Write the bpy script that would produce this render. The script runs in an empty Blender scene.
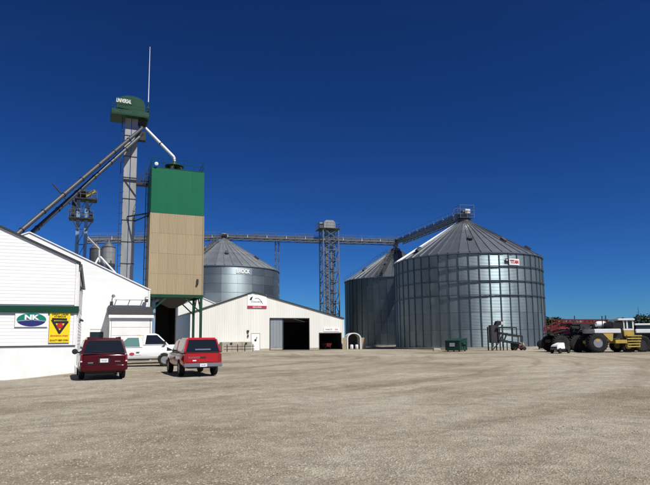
import bpy, bmesh, math, random
import numpy as np
from mathutils import Vector, Matrix

random.seed(7)
SC = bpy.context.scene
COL = SC.collection

# ---------------------------------------------------------------- camera
F_PX, CX, CY, HORIZON, EYE = 552.0, 325.0, 242.5, 338.0, 1.65
PITCH, ROLL = math.radians(6.9), math.radians(0.6)
CY = HORIZON - F_PX * math.tan(PITCH)                    # the lens axis meets the picture a little below its middle
cam_data = bpy.data.cameras.new("camera")
cam_data.sensor_fit = 'HORIZONTAL'
cam_data.sensor_width = 36.0
cam_data.lens = F_PX / 650.0 * 36.0
cam_data.clip_start, cam_data.clip_end = 0.1, 12000.0
cam = bpy.data.objects.new("camera", cam_data)
cam.location = (0, 0, EYE)
CAM_M = Matrix.Rotation(math.pi / 2 + PITCH, 3, 'X') @ Matrix.Rotation(-ROLL, 3, 'Z')
cam.rotation_euler = CAM_M.to_euler()
cam_data.shift_y = (CY - 242.5) / 650.0
COL.objects.link(cam)
SC.camera = cam

# ---------------------------------------------------------------- sky, sun, exposure
SUN_EL, SUN_AZ = math.radians(53), math.radians(47)      # azimuth measured to the right of straight behind the camera
SUN = Vector((math.cos(SUN_EL) * math.sin(SUN_AZ), -math.cos(SUN_EL) * math.cos(SUN_AZ), math.sin(SUN_EL)))
world = bpy.data.worlds.new("World")
SC.world = world
world.use_nodes = True
wn, wl = world.node_tree.nodes, world.node_tree.links
wn.clear()
w_out = wn.new('ShaderNodeOutputWorld')
w_bg = wn.new('ShaderNodeBackground')
w_sky = wn.new('ShaderNodeTexSky')
w_sky.sky_type = 'NISHITA'
w_sky.sun_disc = False
w_sky.sun_elevation = SUN_EL
w_sky.sun_rotation = math.pi - SUN_AZ
w_sky.altitude = 1500
w_sky.air_density = 1.0
w_sky.dust_density = 0.2
w_sky.ozone_density = 5.0
w_bg.inputs['Strength'].default_value = 0.1
# the photograph's deep, contrasty blue: the whole sky is given more contrast and saturation
w_a = wn.new('ShaderNodeVectorMath')
w_a.operation = 'MULTIPLY'
w_a.inputs[1].default_value = (0.07, 0.07, 0.07)
w_g = wn.new('ShaderNodeGamma')
w_g.inputs['Gamma'].default_value = 1.44
w_t = wn.new('ShaderNodeVectorMath')
w_t.operation = 'MULTIPLY'
w_t.inputs[1].default_value = (3.1, 6.7, 10.8)
wl.new(w_sky.outputs['Color'], w_a.inputs[0])
wl.new(w_a.outputs[0], w_g.inputs['Color'])
wl.new(w_g.outputs['Color'], w_t.inputs[0])
# a few barely visible streaks of high cirrus
w_tc = wn.new('ShaderNodeTexCoord')
w_sp = wn.new('ShaderNodeSeparateXYZ')
wl.new(w_tc.outputs['Generated'], w_sp.inputs[0])
w_mx = wn.new('ShaderNodeMath'); w_mx.operation = 'MAXIMUM'; w_mx.inputs[1].default_value = 0.06
wl.new(w_sp.outputs[2], w_mx.inputs[0])
w_dv = wn.new('ShaderNodeVectorMath'); w_dv.operation = 'DIVIDE'
w_cb = wn.new('ShaderNodeCombineXYZ')
for k_ in range(3):
    wl.new(w_mx.outputs[0], w_cb.inputs[k_])
wl.new(w_tc.outputs['Generated'], w_dv.inputs[0])
wl.new(w_cb.outputs[0], w_dv.inputs[1])
w_mp = wn.new('ShaderNodeMapping')
w_mp.inputs['Rotation'].default_value = (0, 0, 0.35)
w_mp.inputs['Scale'].default_value = (0.35, 1.9, 1)
wl.new(w_dv.outputs[0], w_mp.inputs['Vector'])
w_nz = wn.new('ShaderNodeTexNoise')
w_nz.inputs['Scale'].default_value = 0.9
w_nz.inputs['Detail'].default_value = 7
w_nz.inputs['Distortion'].default_value = 0.6
wl.new(w_mp.outputs[0], w_nz.inputs['Vector'])
w_rp = wn.new('ShaderNodeValToRGB')
w_rp.color_ramp.elements[0].position, w_rp.color_ramp.elements[1].position = 0.55, 0.85
w_rp.color_ramp.elements[1].color = (0.009, 0.009, 0.009, 1)
wl.new(w_nz.outputs['Fac'], w_rp.inputs['Fac'])
w_mix = wn.new('ShaderNodeMix'); w_mix.data_type = 'RGBA'
wl.new(w_rp.outputs['Color'], w_mix.inputs[0])
wl.new(w_t.outputs[0], w_mix.inputs[6])
w_mix.inputs[7].default_value = (5.0, 5.6, 6.2, 1)
wl.new(w_mix.outputs[2], w_bg.inputs['Color'])
wl.new(w_bg.outputs['Background'], w_out.inputs['Surface'])

sun_data = bpy.data.lights.new("sun", 'SUN')
sun_data.energy = 4.6
sun_data.angle = math.radians(0.53)
sun_data.color = (1.0, 0.955, 0.88)
sun = bpy.data.objects.new("sun", sun_data)
sun.rotation_euler = SUN.to_track_quat('Z', 'Y').to_euler()
sun.location = (60, -60, 80)
COL.objects.link(sun)

SC.view_settings.view_transform = 'Standard'
SC.view_settings.look = 'None'
SC.view_settings.gamma = 1.0
SC.view_settings.use_curve_mapping = False
SC.view_settings.exposure = 0.45

# ---------------------------------------------------------------- pixel -> place
def ray(px, py):
    return CAM_M @ Vector((px - CX, CY - py, -F_PX))
def at(px, py, Y):
    d = ray(px, py)
    return Vector((0, 0, EYE)) + d * (Y / d.y)
def smooth(a, b, x):
    t = min(1.0, max(0.0, (x - a) / (b - a)))
    return t * t * (3 - 2 * t)
def gz(x, y):
    """height of the yard"""
    dip = -0.36 * smooth(-12.2, -16.5, x) * math.exp(-((y - 25.5) / 9.0) ** 2)
    return dip + 0.02 * math.sin(x * 0.31 + 1.3) * math.sin(y * 0.23)
ROT = math.atan(0.42)                                    # the whole site stands turned by this much
UX, VX = Vector((math.cos(ROT), math.sin(ROT), 0)), Vector((-math.sin(ROT), math.cos(ROT), 0))
def base(px, Y):
    p = at(px, HORIZON, Y)
    return Vector((p.x, Y, 0))
def on_wall(o, px, py, v=0.0):
    """local (u, z) where the pixel's ray meets the plane v of the site-turned frame at o"""
    d = ray(px, py)
    c = Vector((0, 0, EYE))
    q = o + VX * v
    t = (q - c).dot(VX) / d.dot(VX)
    p = c + d * t - o
    return p.dot(UX), p.z

# ---------------------------------------------------------------- materials
def nodes(name):
    m = bpy.data.materials.new(name)
    m.use_nodes = True
    nt = m.node_tree
    return m, nt.nodes, nt.links, nt.nodes['Principled BSDF']
def mapped(n, l, scale=(1, 1, 1), obj=True):
    tc = n.new('ShaderNodeTexCoord')
    mp = n.new('ShaderNodeMapping')
    mp.inputs['Scale'].default_value = scale
    l.new(tc.outputs['Object' if obj else 'Generated'], mp.inputs['Vector'])
    return mp.outputs['Vector']
def noise(n, l, vec, scale, detail=4, rough=0.55):
    t = n.new('ShaderNodeTexNoise')
    t.inputs['Scale'].default_value = scale
    t.inputs['Detail'].default_value = detail
    t.inputs['Roughness'].default_value = rough
    if vec is not None:
        l.new(vec, t.inputs['Vector'])
    return t.outputs['Fac']
def ramp(n, l, fac, stops):
    r = n.new('ShaderNodeValToRGB')
    e = r.color_ramp.elements
    while len(e) < len(stops):
        e.new(0.5)
    for k, (p, c) in enumerate(stops):
        e[k].position = p
        e[k].color = (*c, 1) if len(c) == 3 else c
    l.new(fac, r.inputs['Fac'])
    return r.outputs['Color']
def mixc(n, l, fac, a, b, mode='MIX'):
    m = n.new('ShaderNodeMix')
    m.data_type = 'RGBA'
    m.blend_type = mode
    if isinstance(fac, float):
        m.inputs[0].default_value = fac
    else:
        l.new(fac, m.inputs[0])
    for k, x in ((6, a), (7, b)):
        if isinstance(x, tuple):
            m.inputs[k].default_value = (*x, 1)
        else:
            l.new(x, m.inputs[k])
    return m.outputs[2]
def mathn(n, l, op, a, b=None):
    m = n.new('ShaderNodeMath')
    m.operation = op
    for k, x in ((0, a), (1, b)):
        if x is None:
            continue
        if isinstance(x, (int, float)):
            m.inputs[k].default_value = x
        else:
            l.new(x, m.inputs[k])
    return m.outputs[0]
def scaled(c, f):
    return tuple(min(1.0, x * f) for x in c)

def paint(name, col, rough=0.5, metal=0.0, vary=0.12, scale=1.5, dirt=None, dirt_amt=0.0, rnd=0.0, coat=0.0, bump=0.0, bscale=20, stretch=(1, 1, 1), spec=0.5):
    """a painted or raw surface: colour with wear, optional dirt patches and a small difference from piece to piece"""
    m, n, l, b = nodes(name)
    v = mapped(n, l, stretch)
    f = noise(n, l, v, scale, 5)
    c = mixc(n, l, f, scaled(col, 1 - vary), scaled(col, 1 + vary))
    if dirt:
        d = ramp(n, l, noise(n, l, v, scale * 0.43, 6, 0.62), [(0.42, (0, 0, 0)), (0.72, (dirt_amt,) * 3)])
        c = mixc(n, l, d, c, dirt)
    if rnd:
        oi = n.new('ShaderNodeObjectInfo')
        k = mathn(n, l, 'ADD', mathn(n, l, 'MULTIPLY', oi.outputs['Random'], 2 * rnd), 1 - rnd)
        vm = n.new('ShaderNodeVectorMath')
        vm.operation = 'SCALE'
        l.new(c, vm.inputs[0])
        l.new(k, vm.inputs['Scale'])
        c = vm.outputs[0]
    l.new(c, b.inputs['Base Color'])
    b.inputs['Metallic'].default_value = metal
    rr = mathn(n, l, 'ADD', mathn(n, l, 'MULTIPLY', f, 0.2), rough - 0.1)
    l.new(rr, b.inputs['Roughness'])
    b.inputs['Coat Weight'].default_value = coat
    b.inputs['Coat Roughness'].default_value = 0.06
    b.inputs['Specular IOR Level'].default_value = spec
    if bump:
        bn = n.new('ShaderNodeBump')
        bn.inputs['Strength'].default_value = bump
        bn.inputs['Distance'].default_value = 0.02
        l.new(noise(n, l, v, bscale, 4), bn.inputs['Height'])
        l.new(bn.outputs['Normal'], b.inputs['Normal'])
    return m

def corrugated(name, col, pitch, slope, rough, metal, rnd=0.14, axis='Z', stain=0.25):
    """galvanised sheet rolled into fine corrugations: the wave is far finer than a pixel, so it tilts the normal"""
    m, n, l, b = nodes(name)
    tc = n.new('ShaderNodeTexCoord')
    geo = n.new('ShaderNodeNewGeometry')
    sep = n.new('ShaderNodeSeparateXYZ')
    l.new(tc.outputs['Object'], sep.inputs[0])
    w = mathn(n, l, 'MULTIPLY', mathn(n, l, 'COSINE', mathn(n, l, 'MULTIPLY', sep.outputs[axis], 2 * math.pi / pitch)), slope)
    comb = n.new('ShaderNodeCombineXYZ')
    l.new(w, comb.inputs[axis])
    vt = n.new('ShaderNodeVectorTransform')
    vt.vector_type = 'VECTOR'
    vt.convert_from, vt.convert_to = 'OBJECT', 'WORLD'
    l.new(comb.outputs[0], vt.inputs[0])
    add = n.new('ShaderNodeVectorMath')
    l.new(geo.outputs['Normal'], add.inputs[0])
    l.new(vt.outputs[0], add.inputs[1])
    nz = n.new('ShaderNodeVectorMath')
    nz.operation = 'NORMALIZE'
    l.new(add.outputs[0], nz.inputs[0])
    l.new(nz.outputs[0], b.inputs['Normal'])
    oi = n.new('ShaderNodeObjectInfo')
    wn_ = n.new('ShaderNodeTexNoise')
    wn_.inputs['Scale'].default_value = 0.9
    wn_.inputs['Detail'].default_value = 6
    mp = n.new('ShaderNodeMapping')
    mp.inputs['Scale'].default_value = (1.6, 1.6, 0.35)
    off = n.new('ShaderNodeCombineXYZ')
    l.new(mathn(n, l, 'MULTIPLY', oi.outputs['Random'], 37.0), off.inputs[0])
    l.new(off.outputs[0], mp.inputs['Location'])
    l.new(tc.outputs['Object'], mp.inputs['Vector'])
    l.new(mp.outputs[0], wn_.inputs['Vector'])
    k = mathn(n, l, 'ADD', mathn(n, l, 'MULTIPLY', oi.outputs['Random'], 2 * rnd), 1 - rnd)
    k = mathn(n, l, 'MULTIPLY', k, mathn(n, l, 'ADD', mathn(n, l, 'MULTIPLY', wn_.outputs['Fac'], 2 * stain), 1 - stain))
    vm = n.new('ShaderNodeVectorMath')
    vm.operation = 'SCALE'
    vm.inputs[0].default_value = col
    l.new(k, vm.inputs['Scale'])
    l.new(vm.outputs[0], b.inputs['Base Color'])
    b.inputs['Metallic'].default_value = metal
    rr = mathn(n, l, 'ADD', mathn(n, l, 'MULTIPLY', oi.outputs['Random'], 0.1), rough)
    l.new(rr, b.inputs['Roughness'])
    return m

def glass_dark(name, col=(0.012, 0.015, 0.017), rough=0.05):
    m, n, l, b = nodes(name)
    b.inputs['Base Color'].default_value = (*col, 1)
    b.inputs['Roughness'].default_value = rough
    b.inputs['Specular IOR Level'].default_value = 0.6
    return m

M = {}
M['siding'] = paint('white_lap_siding', (0.80, 0.80, 0.79), 0.55, vary=0.03, scale=0.8, dirt=(0.62, 0.60, 0.55), dirt_amt=0.35, rnd=0.025, stretch=(0.4, 1, 2.5))
M['white_trim'] = paint('white_trim', (0.78, 0.78, 0.77), 0.5, vary=0.05, dirt=(0.5, 0.48, 0.44), dirt_amt=0.4)
M['white_block'] = paint('whitewashed_concrete', (0.78, 0.79, 0.79), 0.85, vary=0.04, scale=1.2, dirt=(0.56, 0.54, 0.49), dirt_amt=0.55, bump=0.12, bscale=9)
M['white_metal'] = paint('white_wall_sheet', (0.72, 0.715, 0.67), 0.45, vary=0.03, scale=0.6, dirt=(0.56, 0.56, 0.50), dirt_amt=0.4, rnd=0.02, stretch=(2, 2, 0.4))
M['black_trim'] = paint('dark_roof_edge', (0.022, 0.028, 0.026), 0.5)
M['green_trim'] = paint('dark_green_trim', (0.008, 0.05, 0.028), 0.45, spec=0.25)
M['green_steel'] = paint('green_painted_steel', (0.004, 0.050, 0.026), 0.42, spec=0.3, vary=0.2, dirt=(0.03, 0.05, 0.03), dirt_amt=0.6)
M['green_sheet'] = paint('green_sheet', (0.004, 0.115, 0.058), 0.5, spec=0.2, vary=0.12, scale=0.5, dirt=(0.012, 0.085, 0.048), dirt_amt=0.75, stretch=(2.2, 2.2, 0.35), bump=0.35, bscale=0.9, rnd=0.02)
M['tan_sheet'] = paint('tan_sheet', (0.36, 0.29, 0.185), 0.55, spec=0.25, vary=0.10, scale=1.3, dirt=(0.25, 0.20, 0.125), dirt_amt=0.7, rnd=0.05, stretch=(1.5, 1.5, 0.25))
M['shingle'] = paint('black_shingles', (0.028, 0.028, 0.03), 0.9, vary=0.4, scale=9, bump=0.6, bscale=25)
M['roof_metal'] = paint('dull_roof_sheet', (0.33, 0.34, 0.34), 0.5, metal=0.4, vary=0.1)
M['galv'] = paint('galvanised_steel', (0.20, 0.215, 0.225), 0.42, metal=0.75, vary=0.18, scale=2.5, dirt=(0.25, 0.25, 0.25), dirt_amt=0.5, rnd=0.08)
M['galv_pale'] = paint('pale_galvanised_spout', (0.72, 0.72, 0.71), 0.4, metal=0.35, vary=0.08, scale=2)
M['spout_grey'] = paint('worn_grey_spout', (0.075, 0.078, 0.082), 0.5, metal=0.5, vary=0.15, scale=2)
M['trunk'] = paint('weathered_galvanised_trunk', (0.31, 0.31, 0.305), 0.48, metal=0.45, vary=0.14, scale=1.4, dirt=(0.26, 0.25, 0.23), dirt_amt=0.6, rnd=0.08, stretch=(2, 2, 0.5))
M['dark_steel'] = paint('dark_weathered_steel', (0.032, 0.034, 0.036), 0.6, spec=0.3, metal=0.3, vary=0.3, scale=3)
M['mid_steel'] = paint('grey_steel_frame', (0.09, 0.098, 0.105), 0.5, metal=0.5, vary=0.25, scale=3)
M['blue_steel'] = paint('pale_blue_steel', (0.20, 0.30, 0.42), 0.45, metal=0.2, vary=0.12, scale=2)
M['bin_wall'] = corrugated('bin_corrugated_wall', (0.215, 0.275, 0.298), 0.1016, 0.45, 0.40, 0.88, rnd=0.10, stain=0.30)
M['bin_wall_shaded'] = corrugated('bin_shaded_corrugated_wall', (0.125, 0.165, 0.18), 0.1016, 0.42, 0.32, 0.9, rnd=0.10, stain=0.22)  # same galvanised wall, with the far bin's shade put into its colour
M['bin_wall_smooth'] = corrugated('bin_smooth_corrugated_wall', (0.24, 0.29, 0.31), 0.0677, 0.36, 0.36, 0.90, rnd=0.025, stain=0.08)
M['bin_roof'] = paint('bin_roof_sheet', (0.27, 0.29, 0.31), 0.40, metal=0.85, vary=0.12, scale=0.8, rnd=0.10)
M['bin_roof_pale'] = paint('bin_roof_pale_sheet', (0.36, 0.385, 0.40), 0.42, metal=0.8, vary=0.12, scale=0.8, rnd=0.16)
M['bin_roof_glint'] = paint('bin_roof_glint_sheet', (0.88, 0.89, 0.90), 0.35, metal=0.15, vary=0.03, scale=0.8, rnd=0.03)  # sun glint on the cone, put into the colour of a few panels
M['stiffener'] = paint('bin_stiffener', (0.12, 0.135, 0.145), 0.45, metal=0.85, vary=0.15)
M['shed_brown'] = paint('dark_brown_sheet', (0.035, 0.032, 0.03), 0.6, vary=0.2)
M['grey_door'] = paint('grey_door_sheet', (0.24, 0.27, 0.29), 0.45, metal=0.1, vary=0.1, rnd=0.04)
M['concrete'] = paint('bare_concrete', (0.36, 0.33, 0.27), 0.9, vary=0.15, scale=1.5, dirt=(0.22, 0.19, 0.15), dirt_amt=0.6, bump=0.4)
M['dark_floor'] = paint('shade_dark_floor', (0.06, 0.05, 0.04), 0.95, vary=0.2)  # shed floor darkened, interior shade put into its colour
M['dark_window'] = glass_dark('dark_window_glass')
M['car_glass'] = glass_dark('tinted_car_glass', (0.010, 0.012, 0.014), 0.03)
M['green_glass'] = glass_dark('green_tinted_car_glass', (0.10, 0.20, 0.185), 0.04)
M['maroon'] = paint('maroon_car_paint', (0.050, 0.003, 0.007), 0.17, vary=0.06, coat=0.10, spec=0.2)
M['red_paint'] = paint('red_truck_paint', (0.36, 0.007, 0.014), 0.18, vary=0.05, coat=0.35, spec=0.3, dirt=(0.26, 0.05, 0.04), dirt_amt=0.2)
M['white_paint'] = paint('white_truck_paint', (0.74, 0.75, 0.75), 0.35, vary=0.03, coat=0.6, dirt=(0.5, 0.45, 0.38), dirt_amt=0.2)
M['rubber'] = paint('tyre_rubber', (0.015, 0.015, 0.015), 0.85, vary=0.3, scale=6, dirt=(0.05, 0.042, 0.032), dirt_amt=0.4, spec=0.25)
M['black_plastic'] = paint('black_plastic', (0.015, 0.015, 0.016), 0.55, vary=0.2)
M['rim'] = paint('dull_alloy', (0.42, 0.42, 0.42), 0.4, metal=0.7)
M['chrome'] = paint('dull_chrome', (0.55, 0.56, 0.58), 0.22, metal=1.0, vary=0.05)
M['bumper_grey'] = paint('grey_bumper', (0.22, 0.22, 0.25), 0.4, metal=0.5)
M['tail_red'] = paint('tail_lamp_red', (0.20, 0.006, 0.008), 0.15, vary=0.03, coat=1.0)
M['lamp_clear'] = paint('clear_lamp', (0.65, 0.65, 0.62), 0.15, vary=0.03, coat=1.0)
M['plate'] = paint('number_plate_white', (0.72, 0.73, 0.74), 0.4, vary=0.03)
M['ink_blue'] = paint('print_navy', (0.015, 0.02, 0.14), 0.5, vary=0.03)
M['ink_teal'] = paint('print_teal', (0.0, 0.18, 0.13), 0.5, vary=0.03)
M['ink_white'] = paint('print_white', (0.82, 0.82, 0.82), 0.5, vary=0.02)
M['ink_yellow'] = paint('print_yellow', (0.82, 0.60, 0.01), 0.5, vary=0.03)
M['ink_black'] = paint('print_black', (0.012, 0.012, 0.012), 0.5, vary=0.03)
M['ink_red'] = paint('print_red', (0.46, 0.012, 0.012), 0.5, vary=0.03)
M['ink_maroon'] = paint('print_dull_red', (0.38, 0.03, 0.05), 0.5, vary=0.05)
M['ink_grey'] = paint('print_grey', (0.12, 0.12, 0.14), 0.5, vary=0.05)
M['ag_red'] = paint('machine_red', (0.15, 0.009, 0.011), 0.4, vary=0.15, scale=4, dirt=(0.12, 0.05, 0.035), dirt_amt=0.5)
M['ag_yellow'] = paint('machine_yellow', (0.50, 0.36, 0.07), 0.45, vary=0.12, scale=4, dirt=(0.22, 0.17, 0.08), dirt_amt=0.5)
M['ag_white'] = paint('machine_white', (0.72, 0.73, 0.73), 0.4, vary=0.05, dirt=(0.4, 0.37, 0.32), dirt_amt=0.35)
M['dumpster'] = paint('dark_green_dumpster', (0.004, 0.042, 0.034), 0.5, spec=0.25, vary=0.2, scale=3, dirt=(0.06, 0.05, 0.035), dirt_amt=0.5)
M['wood'] = paint('weathered_boards', (0.36, 0.29, 0.19), 0.8, vary=0.15, scale=3, rnd=0.1, stretch=(4, 4, 0.6))
M['leaf'] = paint('tree_leaves', (0.022, 0.042, 0.013), 0.6, vary=0.45, scale=0.7)
M['bark'] = paint('tree_bark', (0.07, 0.055, 0.04), 0.9, vary=0.3, scale=5)
M['weed'] = paint('weed_leaves', (0.06, 0.12, 0.025), 0.6, vary=0.3, scale=4)

# ---------------------------------------------------------------- mesh builder
class MB:
    def __init__(s):
        s.v, s.f = [], []
    def add(s, vs, fs):
        k = len(s.v)
        s.v += [tuple(x) for x in vs]
        s.f += [tuple(i + k for i in f) for f in fs]
        return s
    def box(s, x0, x1, y0, y1, z0, z1):
        vs = [(x, y, z) for z in (z0, z1) for y in (y0, y1) for x in (x0, x1)]
        return s.add(vs, [(0, 2, 3, 1), (4, 5, 7, 6), (0, 1, 5, 4), (2, 6, 7, 3), (0, 4, 6, 2), (1, 3, 7, 5)])
    def hexa(s, b, t):
        """bottom and top rings of equal length, both counter-clockwise from above"""
        n = len(b)
        fs = [tuple(range(n - 1, -1, -1)), tuple(range(n, 2 * n))]
        fs += [(i, (i + 1) % n, n + (i + 1) % n, n + i) for i in range(n)]
        return s.add(list(b) + list(t), fs)
    def prism(s, poly, d):
        """poly: 3D points in a plane; extruded by the vector d (poly winds counter-clockwise seen from the tip of d)"""
        d = Vector(d)
        return s.hexa([Vector(p) for p in poly], [Vector(p) + d for p in poly])
    def tube(s, p, q, r, n=8, r2=None, cap=True):
        p, q = Vector(p), Vector(q)
        d = (q - p).normalized()
        a = d.orthogonal().normalized()
        b = d.cross(a)
        r2 = r if r2 is None else r2
        vs = [p + (a * math.cos(t) + b * math.sin(t)) * r for t in [2 * math.pi * i / n for i in range(n)]]
        vs += [q + (a * math.cos(t) + b * math.sin(t)) * r2 for t in [2 * math.pi * i / n for i in range(n)]]
        fs = [(i, (i + 1) % n, n + (i + 1) % n, n + i) for i in range(n)]
        if cap:
            fs += [tuple(range(n - 1, -1, -1)), tuple(range(n, 2 * n))]
        return s.add(vs, fs)
    def bar(s, p, q, w, h=None):
        """square bar between two points"""
        h = w if h is None else h
        p, q = Vector(p), Vector(q)
        d = (q - p).normalized()
        up = Vector((0, 0, 1)) if abs(d.z) < 0.95 else Vector((0, 1, 0))
        a = d.cross(up).normalized() * (w / 2)
        b = a.cross(d).normalized() * (h / 2)
        ring = [-a - b, a - b, a + b, -a + b]
        return s.add([p + r for r in ring] + [q + r for r in ring],
                     [(3, 2, 1, 0), (4, 5, 6, 7)] + [(i, (i + 1) % 4, 4 + (i + 1) % 4, 4 + i) for i in range(4)])
    def path(s, pts, r, n=8):
        for a, b in zip(pts, pts[1:]):
            s.tube(a, b, r, n)
        return s
    def lathe(s, prof, n=24, axis='z', c=(0, 0, 0), closed=False):
        """prof: (radius, height) pairs"""
        k = len(prof)
        vs, fs = [], []
        for i in range(n):
            t = 2 * math.pi * i / n
            for r, h in prof:
                x, y, z = r * math.cos(t), r * math.sin(t), h
                if axis == 'x':
                    x, y, z = h, r * math.cos(t), r * math.sin(t)
                elif axis == 'y':
                    x, y, z = r * math.sin(t), h, r * math.cos(t)
                vs.append((x + c[0], y + c[1], z + c[2]))
        for i in range(n):
            j = (i + 1) % n
            for m_ in range(k if closed else k - 1):
                m2 = (m_ + 1) % k
                fs.append((i * k + m_, j * k + m_, j * k + m2, i * k + m2))
        if not closed:
            fs.append(tuple(i * k for i in range(n - 1, -1, -1)))
            fs.append(tuple(i * k + k - 1 for i in range(n)))
        return s.add(vs, fs)
    def mesh(s, name, mat, smooth_=False, bevel=0.0):
        me = bpy.data.meshes.new(name)
        me.from_pydata(s.v, [], s.f)
        bm = bmesh.new()
        bm.from_mesh(me)
        bmesh.ops.recalc_face_normals(bm, faces=bm.faces)
        if bevel:
            es = [e for e in bm.edges if len(e.link_faces) == 2 and e.calc_face_angle(0) > 0.5]
            bmesh.ops.bevel(bm, geom=es, offset=bevel, segments=2, affect='EDGES', clamp_overlap=True)
        bm.to_mesh(me)
        bm.free()
        if smooth_:
            me.shade_smooth()
            me.set_sharp_from_angle(angle=math.radians(38))
        if mat:
            me.materials.append(M[mat])
        return me
    def build(s, name, mat, parent=None, smooth_=False, bevel=0.0, loc=None):
        return link(name, s.mesh(name, mat, smooth_, bevel), parent, loc)

def link(name, me, parent=None, loc=None, rot=None):
    o = bpy.data.objects.new(name, me)
    COL.objects.link(o)
    if parent is not None:
        o.parent = parent
    if loc is not None:
        o.location = loc
    if rot is not None:
        o.rotation_euler = rot
    return o
def tag(o, label=None, cat=None, group=None, kind=None):
    for k, v in (('label', label), ('category', cat), ('group', group), ('kind', kind)):
        if v:
            o[k] = v
    return o
def thing(name, label, cat, loc=(0, 0, 0), rz=0.0, group=None):
    o = bpy.data.objects.new(name, None)
    o.empty_display_size = 0.3
    COL.objects.link(o)
    o.location = loc
    o.rotation_euler = (0, 0, rz)
    return tag(o, label, cat, group)
def kids(o):
    return [c for c in bpy.data.objects if c.parent == o]
def copy_tree(o, parent=None):
    c = o.copy()
    COL.objects.link(c)
    c.parent = parent
    for ch in kids(o):
        copy_tree(ch, c)
    return c
def lettering(text, mat, width, height, parent, mtx, name='lettering', depth=0.012, shear=0.0, label=None, bold=0.012):
    """flat cut-out letters, fitted to width x height, standing in the plane given by mtx (x right, y up, z out)"""
    cu = bpy.data.curves.new('txt', 'FONT')
    cu.body = text
    cu.align_x, cu.align_y = 'CENTER', 'CENTER'
    cu.extrude = 0.1
    cu.shear = shear
    cu.offset = bold
    cu.resolution_u = 3
    t = bpy.data.objects.new('txt', cu)
    COL.objects.link(t)
    dg = bpy.context.evaluated_depsgraph_get()
    me = bpy.data.meshes.new_from_object(t.evaluated_get(dg))
    bpy.data.objects.remove(t)
    co = np.array([v.co[:] for v in me.vertices])
    lo, hi = co.min(0), co.max(0)
    co = (co - (lo + hi) / 2) / (hi - lo) * np.array([width, height, depth])
    co[:, 2] += depth / 2
    for v, c in zip(me.vertices, co):
        v.co = mtx @ Vector(c)
    me.materials.clear()
    me.materials.append(M[mat])
    me.name = name
    o = link(name, me, parent)
    if label:
        o['label'] = label
    return o
def facing(u, v, z):
    """matrix for something standing on a wall that looks towards -v: x along u, y up, z out of the wall"""
    return Matrix(((1, 0, 0, u), (0, 0, -1, v), (0, 1, 0, z), (0, 0, 0, 1)))

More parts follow.
